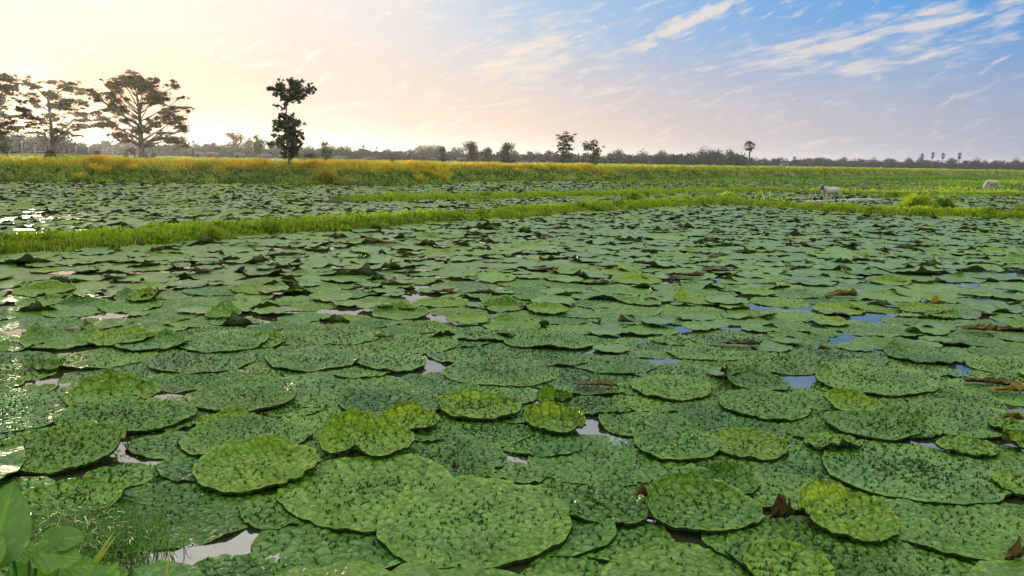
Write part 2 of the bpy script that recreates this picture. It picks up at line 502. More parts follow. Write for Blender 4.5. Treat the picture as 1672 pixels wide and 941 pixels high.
# ------------------------------------------------------------------ prickly water leaves
def leaf_shape(R, seed, nr, nt, ratio=1.0, rim=0.0, flaps=(), bump=0.0, wave=0.006, yellow=0.0, brown=0.0, spines=0, rot=0.0, lip=0.012, tilt=(0, 0), cells=0.062, bowl=0.0):
    r = np.random.default_rng(seed)
    th = np.arange(nt) / nt * 2 * math.pi
    edge = 1 + 0.035 * np.cos(2 * th + r.uniform(0, 6)) + 0.022 * np.cos(3 * th + r.uniform(0, 6)) + 0.012 * np.cos(5 * th + r.uniform(0, 6)) \
        + 0.008 * np.cos(11 * th + r.uniform(0, 6)) + 0.006 * np.cos(23 * th + r.uniform(0, 6))
    edge += 0.010 * snoise(np.cos(th) * 9, np.sin(th) * 9, seed + 77, 2.0, 3)
    for _ in range(r.integers(0, 4)):                       # nicks and tears in the margin
        edge -= r.uniform(0.03, 0.10) * np.exp(-(np.angle(np.exp(1j * (th - r.uniform(0, 6.28)))) / r.uniform(0.04, 0.10)) ** 2)
    rr = np.linspace(0, 1, nr + 1)[1:] ** 0.85
    TH, RR = np.meshgrid(th, rr)
    rad = RR * edge[None]
    z = np.zeros_like(rad); inward = np.zeros_like(rad)
    k = sm(RR, 0.72, 1.0); nearlow = 0.55 + 0.45 * np.sin(th + rot)
    rimh = rim * (1 + 0.22 * np.cos(2 * th + r.uniform(0, 6)) + 0.12 * np.cos(5 * th + r.uniform(0, 6)) + (0.10 * np.cos(19 * th) if rim > 0.03 else 0))
    rimh = rimh * nearlow
    z += rimh[None] * k; inward += 0.35 * np.maximum(rimh, 0)[None] / R * k ** 1.6
    z += bowl * RR ** 2
    for (t0, wd, hh, fold, start) in flaps:
        dth = np.angle(np.exp(1j * (TH - t0 - 0.25 * (RR - 0.6))))
        kk = np.clip(1.25 * np.exp(-np.abs(dth / wd) ** 1.5) - 0.06, 0, 1.1) * np.clip((RR - start) / (1 - start), 0, 1) ** 1.35
        z += 0.68 * hh * kk * (1 + 0.16 * np.cos(9 * TH) + 0.10 * np.cos(21 * TH)); inward += fold * kk ** 1.2
    z += wave * np.cos(7 * TH + r.uniform(0, 6)) * RR ** 4 + 0.6 * wave * np.cos(13 * TH + r.uniform(0, 6)) * RR ** 6
    z += 0.010 * R * snoise(np.cos(TH) * RR, np.sin(TH) * RR, seed + 5, 3.0, 2)
    rad = rad - inward * 1.0
    X = rad * np.cos(TH) * R; Y = rad * np.sin(TH) * R * ratio
    tone = np.zeros((nr, nt, 3))
    tone[..., 0] = np.clip(yellow + 0.12 * snoise(X * 3, Y * 3, seed + 9, 1.2, 2) + 0.22 * (RR > 0.955) + 0.10 * sm(RR, 0.6, 1.0), 0, 1)  # pale outermost ring put into the colour as an edge highlight
    bn = sm(snoise(np.cos(TH) * 2, np.sin(TH) * 2, seed + 3, 2.0, 3), 1.0 - 1.6 * brown, 1.35 - 1.6 * brown)
    tone[..., 1] = np.clip(bn * sm(RR, 0.82, 0.98), 0, 1) if brown > 0 else 0
    pv = np.array([[0, 0, 0.0]])
    if bump > 0:
        u0, v0 = RR * np.cos(TH) * R, RR * np.sin(TH) * R
        step = cells; pts = []
        a = np.arange(-R * 1.1, R * 1.1, step)
        for q, yy in enumerate(np.arange(-R * 1.1, R * 1.1, step * 0.87)):
            pts.append(np.stack([a + (q % 2) * step * 0.5, np.full(len(a), yy)], 1))
        pts = np.vstack(pts); pts = pts + r.normal(0, step * 0.22, pts.shape)
        pts[:, 0] += 0.012 * np.sin(pts[:, 1] * 37); pts[:, 1] += 0.012 * np.sin(pts[:, 0] * 31)
        uv = np.stack([u0.ravel(), v0.ravel()], 1).astype(np.float32)
        d = ((uv[:, None, :] - pts[None].astype(np.float32)) ** 2).sum(-1)
        d = np.sqrt(np.partition(d, 1, axis=1)[:, :2])
        f = np.clip((d[:, 1] - d[:, 0]) / (0.75 * step), 0, 1).reshape(nr, nt)
        ph = bump * (f ** 0.6 - 0.55) * (1 - 0.5 * sm(RR, 0.9, 1.0)) * sm(RR, 0.0, 0.1)
        z += ph
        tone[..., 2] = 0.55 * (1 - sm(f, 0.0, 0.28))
    z = z + np.tan(tilt[0]) * X + np.tan(tilt[1]) * Y
    V = np.stack([X, Y, z], -1)
    # margin turned down: a thin edge, its dark colour painting the shadow line beneath
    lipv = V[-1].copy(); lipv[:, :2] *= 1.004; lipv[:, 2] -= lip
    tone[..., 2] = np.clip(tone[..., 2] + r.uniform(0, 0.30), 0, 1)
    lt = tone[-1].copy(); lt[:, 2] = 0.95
    c, s_ = math.cos(rot), math.sin(rot)
    VV = np.vstack([pv, V.reshape(-1, 3), V[-1], lipv]); CC = np.vstack([tone[0, :1], tone.reshape(-1, 3), lt, lt])
    VV = np.stack([VV[:, 0] * c - VV[:, 1] * s_, VV[:, 0] * s_ + VV[:, 1] * c, VV[:, 2]], 1)
    Ri = np.array([q for q in range(nr + 1) if q != nr - 1])[:, None]; J = np.arange(nt)[None]; J2 = (J + 1) % nt
    Qd = np.stack([1 + Ri * nt + J, 1 + (Ri + 1) * nt + J, 1 + (Ri + 1) * nt + J2, 1 + Ri * nt + J2], -1).reshape(-1, 4)
    Tr = np.array([(0, 1 + q, 1 + (q + 1) % nt) for q in range(nt)])
    if spines:
        base = VV[1:1 + nr * nt].reshape(nr, nt, 3)
        lowv = np.argwhere((f < 0.35) & (RR < 0.97) & (RR > 0.06)) if bump > 0 else np.argwhere(RR < 0.97)
        pick = lowv[r.choice(len(lowv), min(spines, len(lowv)), replace=False)]
        b0 = base[pick[:, 0], pick[:, 1]]
        hgt = r.uniform(0.010, 0.026, len(b0)); rad_ = r.uniform(0.004, 0.011, len(b0))
        tipd = r.normal(0, 0.5, (len(b0), 2))
        a0 = r.uniform(0, 6.28, len(b0))
        sv = []
        for q in range(3):
            aa = a0 + q * 2.094
            sv.append(b0 + np.stack([np.cos(aa) * rad_, np.sin(aa) * rad_, np.full(len(b0), -0.001)], 1))
        sv.append(b0 + np.stack([tipd[:, 0] * hgt, tipd[:, 1] * hgt, hgt], 1))
        n0 = len(VV); k_ = len(b0)
        VV = np.vstack([VV] + sv)
        sc_ = np.zeros((k_ * 4, 3)); sc_[:, 2] = 0.85; sc_[:, 0] = yellow
        CC = np.vstack([CC, sc_])
        idx = np.arange(k_)
        st = np.vstack([np.stack([n0 + q * k_ + idx, n0 + ((q + 1) % 3) * k_ + idx, n0 + 3 * k_ + idx], 1) for q in range(3)])
        Tr = np.vstack([Tr, st])
    return VV, Qd, Tr, CC


# heroes: centre pixel, width pixel, depth ratio, yellow, rim, flaps, tilt, brown, label
LFT, FAR, RGT, NEAR = math.pi, math.pi / 2, 0.0, -math.pi / 2
HERO = [
    # px, py, w, ratio, yellow, rim, flaps[(angle,width,height,fold,start)], (tiltx,tilty), brown, lift, short name, label
    (420, 776, 197, 1.0, 0.62, 0.055, [(FAR, 0.5, 0.05, 0.05, 0.6)], (0, 0), 0.15, 0.05, 'bright leaf with the burnt tip', 'bright green dish-shaped leaf with a burnt brown tip on its far rim'),
    (598, 735, 168, 0.9, 0.62, 0.07, [(2.5, 0.9, 0.11, 0.12, 0.4), (1.2, 0.7, 0.06, 0.08, 0.5), (4.5, 0.25, 0.04, 0.30, 0.5)], (-0.02, 0.0), 0.1, 0.06, 'cupped leaf', 'deep cupped green leaf with high frilled rim, dark hollow and notched near edge'),
    (668, 700, 105, 0.8, 0.95, 0.04, [(FAR, 0.9, 0.09, 0.1, 0.4)], (0, 0), 0.05, 0.05, 'yellow leaf', 'small yellow leaf rising just behind the deep cupped leaf'),
    (780, 677, 142, 0.9, 0.66, 0.06, [(LFT, 0.5, 0.05, 0.05, 0.5), (2.0, 0.4, 0.04, 0.0, 0.5)], (0, 0), 0.1, 0.05, 'frilly leaf', 'lime green leaf with a frilly turned-up rim beside open water'),
    (907, 700, 112, 0.95, 0.62, 0.10, [(RGT, 0.5, 0.05, 0.1, 0.6)], (0, 0), 0.3, 0.05, 'bowl leaf', 'small bowl-shaped bright green leaf with a brown fluted rim'),
    (904, 665, 66, 0.8, 0.35, 0.10, [(NEAR, 0.7, 0.05, 0.2, 0.3)], (0, 0), 0.5, 0.05, 'crumpled olive leaf', 'small crumpled olive leaf with brown rim tucked behind the bowl-shaped leaf'),
    (1218, 735, 132, 0.98, 0.75, 0.03, [(RGT, 0.4, 0.04, 0.08, 0.6)], (0, 0), 0.05, 0.04, 'lime disc leaf', 'flat lime yellow disc leaf edged by blue sky reflections'),
    (1382, 862, 168, 0.95, 0.66, 0.05, [(2.2, 0.7, 0.10, 0.08, 0.5), (FAR, 0.6, 0.05, 0.03, 0.5)], (-0.03, 0.04), 0.12, 0.07, 'big dish leaf', 'large bright green dish leaf with dark shadow under it, beside a brown crumpled leaf'),
    (184, 655, 142, 0.95, 0.45, 0.05, [(1.9, 0.8, 0.15, 0.14, 0.45)], (0, 0), 0.2, 0.05, 'hooded leaf', 'green leaf whose tall far rim stands up like a hood with a dark inside'),
    (98, 745, 212, 0.85, 0.42, 0.03, [(RGT, 0.6, 0.05, 0.03, 0.5), (0.9, 0.6, 0.05, 0.0, 0.5)], (0.03, 0.05), 0.15, 0.08, 'sunlit slanting leaf', 'large sunlit leaf slanting up over black shadow with ragged near edge'),
    (205, 686, 218, 0.75, 0.18, 0.0, [], (0, 0.03), 0.1, 0.06, 'long dark-edged leaf', 'long flat green leaf with a dark straight shadow line, in front of the hooded leaf'),
    (1388, 670, 84, 0.95, 0.85, 0.05, [(FAR, 0.7, 0.06, 0.05, 0.4)], (0, 0), 0.1, 0.05, 'yellow-green dish leaf', 'small yellow-green dish leaf behind a leaf with curled-up dark edge'),
    (1248, 668, 150, 1.0, 0.15, 0.0, [], (0, 0.02), 0.05, 0.05, 'round leaf by the folded flap', 'round flat green leaf with smooth near edge in front of an upright folded flap'),
    (1228, 630, 120, 0.9, 0.10, 0.03, [(LFT, 0.5, 0.17, 0.25, 0.3), (FAR, 0.6, 0.09, 0.1, 0.4)], (0, 0), 0.2, 0.03, 'folded flap leaf', 'green leaf with its end folded upright in a brown-edged flap'),
    (1140, 842, 205, 0.85, 0.32, 0.04, [(1.8, 1.0, 0.11, 0.16, 0.45), (2.9, 0.4, 0.07, 0.1, 0.5)], (0, 0), 0.25, 0.05, 'scooped leaf', 'large dark scooped leaf with wavy raised far rim and black hollow'),
    (1105, 733, 146, 1.0, 0.15, 0.0, [(2.3, 0.5, 0.06, 0.03, 0.5)], (0, 0.02), 0.05, 0.05, 'dark green leaf by the lime disc', 'flat dark green leaf overlapping water beside the flat lime disc'),
    (1578, 740, 94, 0.9, 0.50, 0.02, [], (-0.03, 0.02), 0.05, 0.05, 'small tilted green leaf', 'small tilted green leaf with wavy dark near edge, beside a patch of open water'),
    (1665, 735, 70, 0.9, 0.9, 0.06, [(LFT, 0.6, 0.10, 0.1, 0.4)], (0, 0), 0.35, 0.05, 'yellow curled leaf', 'yellow and brown curled leaf cut by the picture edge above a pale disc'),
    (1668, 802, 92, 1.0, 0.60, 0.02, [], (0, 0), 0.05, 0.04, 'pale disc leaf', 'pale green disc leaf half outside the picture, in front of the yellow curled leaf'),
    (603, 808, 290, 1.0, 0.30, 0.0, [(0.9, 0.7, 0.03, 0.0, 0.5)], (0, 0.0), 0.05, 0.02, 'broad green leaf', 'very broad mid-green leaf spread out in front of the deep cupped leaf'),
    (775, 860, 315, 1.0, 0.34, 0.0, [], (0.0, 0.012), 0.05, 0.05, 'pale spiny leaf', 'widest pale green spiny leaf with a rounded dark near margin'),
    (982, 834, 156, 1.0, 0.18, 0.0, [(RGT, 0.4, 0.05, 0.08, 0.6)], (0, 0.02), 0.2, 0.05, 'round leaf by the scooped leaf', 'round flat green leaf with yellow-brown nick, just left of the scooped leaf'),
    (1345, 918, 300, 1.0, 0.16, 0.0, [], (0, 0.0), 0.05, 0.02, 'leaf under the big dish leaf', 'broad flat green leaf lying under the large bright dish leaf'),
    (120, 828, 178, 0.8, 0.48, 0.02, [(RGT, 0.5, 0.04, 0.0, 0.5)], (0, 0.03), 0.12, 0.07, 'yellowish leaf by the grass', 'yellowish green leaf raised over deep black shadow behind the shore grass'),
    (403, 722, 205, 0.85, 0.20, 0.02, [(2.4, 0.5, 0.05, 0.03, 0.5)], (0, 0), 0.1, 0.03, 'green leaf behind the burnt tip', 'flat green leaf partly hidden behind the leaf with burnt tip'),
    (375, 700, 110, 0.7, 0.8, 0.03, [(FAR, 0.8, 0.05, 0.05, 0.4)], (0, 0), 0.3, 0.03, 'yellow-rimmed leaf', 'yellowing leaf with orange-brown blotches at its far rim beside white water'),
    (1430, 705, 175, 0.75, 0.12, 0.03, [(NEAR + 0.9, 0.6, 0.09, 0.12, 0.5), (0.0, 0.5, 0.10, 0.15, 0.5)], (0, 0), 0.25, 0.05, 'curled-edge leaf', 'dark green leaf with long near edge curled upward showing a dark underside'),
    (1285, 945, 150, 0.9, 0.6, 0.03, [], (0, 0), 0.05, 0.06, 'bright leaf at the bottom', 'bright green leaf cut by the bottom picture border'),
    (1425, 628, 195, 0.9, 0.2, 0.0, [(2.7, 0.35, 0.17, 0.15, 0.4)], (0, 0.01), 0.15, 0.05, 'horned leaf', 'flat green leaf with one corner reared up like a dark horn'),
    (1095, 640, 135, 0.95, 0.52, 0.0, [(0.1, 0.3, 0.03, 0.0, 0.5)], (0, 0.015), 0.05, 0.05, 'pale leaf by the dark roll', 'pale yellow-green flat leaf with bold dark near edge, beside a dark rolled leaf'),
    (1190, 800, 100, 0.9, 0.12, 0.04, [(FAR, 0.7, 0.06, 0.15, 0.4)], (0, 0), 0.25, 0.04, 'ragged leaf', 'small ragged dark green leaf with crinkled rim, behind the scooped leaf'),
    (1555, 862, 260, 1.0, 0.14, 0.0, [], (0, 0), 0.05, 0.02, 'broad leaf by blue water', 'broad flat blue-green leaf bordering the largest patch of blue water'),
    (1490, 775, 300, 0.9, 0.14, 0.0, [], (0, 0.0), 0.05, 0.03, 'wide spiny leaf', 'wide spiny blue-green leaf with a long dark crease line'),
    (1645, 705, 60, 0.9, 0.4, 0.02, [], (0, 0), 0.3, 0.04, 'tiny leaf under the yellow curl', 'tiny green leaf with brown edge tucked behind the yellow curled leaf'),
    (100, 560, 130, 0.9, 0.25, 0.02, [(2.6, 0.5, 0.16, 0.15, 0.3), (1.0, 0.4, 0.22, 0.2, 0.3)], (0, 0), 0.4, 0.03, 'crested leaf', 'dark leaf with two tall ragged crests beside a yellow-green leaf'),
    (200, 560, 105, 0.9, 0.75, 0.04, [(FAR, 0.7, 0.06, 0.03, 0.5)], (0, 0), 0.1, 0.05, 'yellow-green leaf by the crests', 'yellow-green leaf next to the dark leaf with ragged crests'),
    (248, 568, 110, 0.9, 0.05, 0.04, [(FAR, 0.8, 0.08, 0.05, 0.4)], (0, 0), 0.1, 0.04, 'dark raised leaf', 'small dark green leaf with raised far rim beside the yellow-green leaf'),
    (365, 562, 150, 0.9, 0.12, 0.0, [], (0, 0.02), 0.05, 0.04, 'flat leaf right of the crests', 'flat mid-sized green leaf with crisp near edge, two leaves along from the ragged crests'),
    (895, 513, 68, 1.0, 0.65, 0.05, [], (0, 0), 0.05, 0.05, 'small pale dish', 'small pale green dish alone among flat dark leaves in mid pond'),
    (1140, 495, 80, 0.9, 0.55, 0.04, [(2.2, 0.4, 0.14, 0.1, 0.3)], (0, 0), 0.1, 0.05, 'green leaf with upright ear', 'green leaf with one upright ear, on open pond behind pale discs'),
    (1045, 498, 70, 0.9, 0.45, 0.03, [], (0, 0), 0.05, 0.04, 'little green dish', 'little green dish leaf left of the leaf with upright ear'),
    (1505, 510, 85, 0.9, 0.75, 0.06, [], (0, 0), 0.2, 0.05, 'lime dish by orange leaf', 'small lime dish leaf just in front of an orange-brown dead leaf'),
    (1535, 520, 60, 0.9, 0.3, 0.05, [(RGT, 0.5, 0.08, 0.1, 0.4)], (0, 0), 0.3, 0.04, 'dark dish by the lime dish', 'small dark dish leaf touching the small lime dish'),
    (1500, 585, 110, 1.0, 0.08, 0.02, [(2.2, 0.6, 0.10, 0.08, 0.4)], (0, 0.02), 0.1, 0.05, 'shadowed leaf', 'dark blue-green leaf with raised far side, behind the patch of white glints'),
    (415, 478, 75, 0.9, 0.95, 0.02, [], (0, 0), 0.05, 0.04, 'sunlit yellow leaf', 'bright yellow sunlit leaf lying flat in mid pond'),
    (235, 495, 55, 0.9, 0.7, 0.06, [(RGT, 0.5, 0.15, 0.1, 0.3), (FAR, 0.5, 0.12, 0.1, 0.3)], (0, 0), 0.05, 0.05, 'upright yellow leaf', 'yellow-green leaf standing folded upright like an open book'),
    (75, 447, 50, 0.9, 1.0, 0.03, [], (0, 0), 0.1, 0.05, 'yellow scrap leaf', 'small vivid yellow leaf beside a dark brown mound'),
    (365, 520, 60, 0.9, 0.35, 0.03, [(FAR, 0.9, 0.16, 0.1, 0.3)], (0, 0), 0.15, 0.04, 'domed leaf', 'dark green leaf humped into a small dome among flat leaves'),
    (640, 595, 120, 1.0, 0.1, 0.0, [(RGT, 0.4, 0.05, 0.05, 0.5)], (0, 0), 0.1, 0.04, 'flat leaf by white glints', 'flat dark green leaf beside a string of white water glints'),
    (510, 593, 150, 0.95, 0.1, 0.0, [(LFT, 0.4, 0.08, 0.05, 0.4)], (0, 0.02), 0.1, 0.05, 'leaf with black edge', 'dark green leaf with a thick black near edge behind a pale leaf'),
    (400, 652, 180, 1.0, 0.22, 0.02, [(0.2, 0.5, 0.05, 0.05, 0.5)], (0, 0.01), 0.1, 0.05, 'leaf with yellow fleck', 'broad green leaf with a small yellow fleck, behind the white water patch'),
    (640, 665, 175, 0.9, 0.1, 0.0, [(2.6, 0.5, 0.06, 0.05, 0.5)], (0, 0.01), 0.1, 0.05, 'broad leaf behind the yellow leaf', 'broad dark green leaf with scalloped edge behind the small yellow leaf'),
    (80, 605, 60, 0.8, 0.55, 0.03, [(LFT, 0.5, 0.10, 0.15, 0.3), (RGT, 0.5, 0.08, 0.15, 0.3)], (0, 0), 0.5, 0.04, 'withered leaf', 'withered olive leaf crumpled beside a white patch of water'),
    (1475, 700, 120, 0.9, 0.2, 0.0, [(FAR, 0.9, 0.12, 0.1, 0.3)], (0, 0), 0.1, 0.03, 'humped leaf', 'dark green leaf humped up behind the long curled edge'),
    (1360, 735, 90, 0.8, 0.45, 0.02, [(NEAR, 0.6, 0.06, 0.15, 0.4)], (0, 0), 0.1, 0.05, 'small arched leaf', 'small arched green leaf with dark hollow under its near edge'),
]
GENERIC_N = 300 - len(HERO)


class Pond:
    res = 0.025; x0, y0 = -22.0, 2.0; nx, ny = 1760, 1200
    h = np.zeros((1200, 1760), dtype=np.float32)

    @classmethod
    def idx(c, x, y):
        return np.clip(((y - c.y0) / c.res).astype(int), 0, c.ny - 1), np.clip(((x - c.x0) / c.res).astype(int), 0, c.nx - 1)


leaves = []   # dicts
for hsp in HERO:
    px, py, wpx, ratio, yel, rim, flaps, tilt, brown, lift, short, lab = hsp
    c = G(px, py); dep = project(c)[2]
    leaves.append(dict(x=c[0], y=c[1], R=wpx / 2 / F_PX * dep, ratio=ratio, yellow=yel, rim=rim, flaps=flaps, tilt=tilt, brown=brown, lift=lift, short=short, label=lab, hero=True))

# ordinary leaves filling the near pond
px_ = np.array([l['x'] for l in leaves]); py_ = np.array([l['y'] for l in leaves]); pr_ = np.array([l['R'] for l in leaves]) * 0.8
accX, accY, accR = list(px_), list(py_), list(pr_)
grid = {}
def gadd(k, x, y):
    grid.setdefault((int(x // 1.2), int(y // 1.2)), []).append(k)
for k in range(len(accX)): gadd(k, accX[k], accY[k])
HD = lambda x, y: H(np.array([x]), np.array([y]))[0]
NC = 90000
cx_ = RNG.uniform(-21, 33, NC); cy_ = RNG.uniform(2.6, 42, NC)
okk = (np.abs(cx_) < cy_ * 0.68 + 1.2)
d1_, s1_ = pdist(np.stack([cx_, cy_], 1), DIKE)
okk &= (s1_ < 0)
hz = H(cx_, cy_)
okk &= (hz < -0.30)
gen = []
for x, y, hh, dd in zip(cx_[okk], cy_[okk], hz[okk], d1_[okk]):
    Rr_ = RNG.choice([RNG.uniform(0.40, 0.62), RNG.uniform(0.28, 0.45), RNG.uniform(0.16, 0.28)], p=[0.62, 0.28, 0.10])
    gi, gj = int(x // 1.2), int(y // 1.2); good = True
    for a in (-1, 0, 1):
        for b in (-1, 0, 1):
            for k in grid.get((gi + a, gj + b), ()):
                f = (0.60 if 6.0 < y < 13.0 and x < 2 else 0.585) if k >= len(HERO) else 0.50
                if (x - accX[k]) ** 2 + (y - accY[k]) ** 2 < (f * (Rr_ + accR[k])) ** 2:
                    good = False; break
            if not good: break
        if not good: break
    if not good: continue
    accX.append(x); accY.append(y); accR.append(Rr_); gadd(len(accX) - 1, x, y)
    gen.append((x, y, Rr_))


def rand_leaf(r, d, pond2=False):
    yel = float(np.clip(abs(r.normal(0.13, 0.16)), 0, 0.5)); rim = 0.0; flaps = []; brown = 0.05; kind = 'flat'
    u = r.random() if d > 8.5 else r.uniform(0.12, 1.0) if r.random() < 0.25 else r.uniform(0.3, 1.0)
    far = np.clip((d - 8) / 10, 0, 1)
    if u < 0.12 + 0.36 * far:
        kind = 'upturned'; n = r.integers(1, 3)
        for _ in range(n):
            flaps.append((r.normal(-1.57, 0.9) if r.random() < 0.75 else r.uniform(0, 6.28), r.choice([r.uniform(0.2, 0.5), r.uniform(0.4, 0.85)]), r.uniform(0.05, 0.12 + 0.08 * far), r.uniform(0.12, 0.4), r.uniform(0.35, 0.65)))
        yel += 0.1; brown = r.choice([0.05, 0.3])
    elif d > 8.5 and u < 0.16 + 0.44 * far:
        kind = 'dished'; rim = r.uniform(0.03, 0.09); yel = r.uniform(0.3, 0.85)
    elif u < 0.78:
        kind = 'wavy'; flaps.append((r.normal(-1.57, 1.0), r.uniform(0.4, 1.1), r.uniform(0.01, 0.05), 0.02, 0.5))
    return dict(yellow=yel, rim=rim, flaps=flaps, brown=brown, kind=kind, ratio=r.uniform(0.85, 1.05), tilt=(r.normal(0, 0.008), r.normal(0.004, 0.008)), lift=0.0)


gl = []
for (x, y, Rr_) in gen:
    l = rand_leaf(RNG, math.hypot(x, y)); l.update(x=x, y=y, R=Rr_, hero=False)
    if l['kind'] == 'dished' and Rr_ > 0.4: l['R'] = Rr_ * 0.8
    u, v, dep = project((x, y, 0)); hw = F_PX * Rr_ / dep
    l['px'], l['py'] = u, v
    inside = (-hw * 0.7 < u < 1672 + hw * 0.7) and v - hw * 0.3 < 941
    l['size'] = hw * hw * Rr_ / max(dep, 1) * 0 + (hw ** 2) / max(dep, 1) if inside else 0
    gl.append(l)
gl.sort(key=lambda l: -l['size'])
indiv, rest = gl[:GENERIC_N], gl[GENERIC_N:]
# draping: ordinary leaves first in random order, heroes on top
order = indiv[:]
random.shuffle(order)
order.sort(key=lambda l: (l['kind'] == 'dished', random.random()))
order += sorted([l for l in leaves], key=lambda l: (l['lift'], -l['y']))
LANDMARK = [(project((l['x'], l['y'], 0))[0], project((l['x'], l['y'], 0))[1], l['short']) for l in leaves]


def dense(l):
    d = math.hypot(l['x'], l['y'])
    if d < 6.6: return 44, 184, 0.015, int(380 * (l['R'] / 0.5) ** 2)
    if d < 9.5: return 30, 130, 0.016, int(300 * (l['R'] / 0.5) ** 2)
    if d < 13.5: return 24, 110, 0.018, 0
    return 11, 52, 0.0, 0


sd_ = 100
for l in order:
    sd_ += 1
    nr_, nt_, bp, sp = dense(l)
    sp = int(sp * random.uniform(0.35, 1.25)); bp *= random.uniform(0.7, 1.45); cl_sz = random.uniform(0.050, 0.085)
    V, Qd, Tr, CC = leaf_shape(l['R'], sd_, nr_, nt_, l['ratio'], l['rim'], l['flaps'], bp, 0.006, l['yellow'], l['brown'], sp, 0.0, 0.016, l['tilt'], cl_sz)
    wx, wy = V[:, 0] + l['x'], V[:, 1] + l['y']
    iy, ix = Pond.idx(wx, wy)
    und = Pond.h[iy, ix]
    rr = np.hypot(V[:, 0], V[:, 1])
    A_ = np.stack([V[:, 0], V[:, 1], np.ones(len(V))], 1)
    sol, *_ = np.linalg.lstsq(A_, und, rcond=None)
    sol[:2] = np.clip(sol[:2], -0.045, 0.045)
    plane = A_ @ sol
    off = np.percentile(und - plane, 88) + 0.011
    basez = plane + off
    k = 0.55 * sm(rr, 0.35 * l['R'], 1.0 * l['R'])            # margins sag on to what lies below
    basez = basez * (1 - k) + (und + 0.005) * k
    basez = np.maximum(basez, und + 0.003) if not l['hero'] else np.maximum(basez, und + 0.002)
    # smooth over the disc
    nv = nr_ * nt_
    bz = basez[1:1 + nv].reshape(nr_, nt_)
    for _ in range(3):
        b2_ = bz.copy()
        b2_[1:-1] = (bz[:-2] + bz[2:] + 2 * bz[1:-1]) / 4
        bz = (np.roll(b2_, 1, 1) + np.roll(b2_, -1, 1) + 2 * b2_) / 4
    bz = np.minimum(bz, 0.12)
    zz = np.empty(len(V)); zz[1:1 + nv] = bz.ravel(); zz[0] = bz[0].mean(); zz[1 + nv:1 + nv + nt_] = bz[-1]; zz[1 + nv + nt_:1 + nv + 2 * nt_] = bz[-1]
    nv_, nt0 = nv, nt_; E0 = 1 + nv + 2 * nt_
    if sp:
        ns = len(V) - (E0)
        zz[E0:] = np.interp(rr[E0:] / l['R'], [0, 1], [bz[0].mean(), bz[-1].mean()])
        # exact height: nearest disc vertex
        th = np.arctan2(V[E0:, 1] / max(l['ratio'], .1), V[E0:, 0]) % (2 * math.pi)
        jj = np.round(th / (2 * math.pi) * nt_).astype(int) % nt_
        ri = np.clip(np.searchsorted(np.linspace(0, 1, nr_ + 1)[1:] ** 0.85, rr[E0:] / l['R']), 0, nr_ - 1)
        zz[E0:] = bz[ri, jj]
        q = ns // 4
        for b_ in range(1, 4): zz[E0 + b_ * q:E0 + (b_ + 1) * q] = zz[E0:E0 + q]
    V[:, 2] += zz + l['lift'] * 0.5
    z_loc = float(np.clip(bz.mean(), 0, 1))
    o = mk('prickly_leaf', V - np.array([0, 0, z_loc]), Qd, Tr, M_LILY, CC, loc=(l['x'], l['y'], z_loc))
    l['obj'] = o
    body = slice(1, 1 + nv)
    np.maximum.at(Pond.h, (iy[body], ix[body]), np.minimum(bz.ravel() + 0.002, 0.10).astype(np.float32))
    # close pin-holes of the height map under this leaf
    y0, y1, x0, x1 = iy.min(), iy.max() + 1, ix.min(), ix.max() + 1
    yy, xx = np.mgrid[y0:y1, x0:x1]
    ddx = (xx * Pond.res + Pond.x0 - l['x']) / (l['R'] * 0.9); ddy = (yy * Pond.res + Pond.y0 - l['y']) / (l['R'] * 0.9 * l['ratio'])
    ins = ddx ** 2 + ddy ** 2 < 1
    sub = Pond.h[y0:y1, x0:x1]
    sub[ins] = np.maximum(sub[ins], float(np.percentile(bz, 30)))

# labels: every leaf by its look and by what it lies beside
for l in leaves:
    tag(l['obj'], l['label'], 'water leaf', 'prickly leaves floating on the near pond')
used = set(l['label'] for l in leaves)
TREES = [(60, 'the sun-gilded trees'), (228, 'the wide spreading tree'), (385, 'the flat-topped far tree'), (475, 'the tall pollarded tree'), (620, 'the grassy bank'),
         (770, 'the dark round trees'), (920, 'the tiered slim tree'), (965, 'the leaning slim tree'), (1224, 'the lone palm'), (1354, 'the white calf'), (1510, 'the big grass tussocks'), (1620, 'the grazing calf')]


def look(l):
    y = l['yellow']; tone = 'bluish-green' if y < 0.06 else 'dark green' if y < 0.13 else 'mid-green' if y < 0.24 else 'yellowish green' if y < 0.5 else 'lime green'
    sz = 'small' if l['R'] < 0.28 else 'large' if l['R'] > 0.5 else 'medium'
    kd = {'flat': 'flat', 'upturned': 'upturned', 'dished': 'dished', 'wavy': 'wavy-edged'}[l['kind']]
    return sz, tone, kd


def rel(l, m):
    dx_, dy_ = l['px'] - m[0], l['py'] - m[1]
    v = 'in front of' if dy_ > 14 else 'behind' if dy_ < -14 else 'level with'
    h = 'left' if dx_ < -45 else 'right' if dx_ > 45 else ''
    if v == 'level with': return ('just %s of' % h) if h else 'touching'
    return v + (' and %s of' % h if h else '') if h else 'directly ' + v


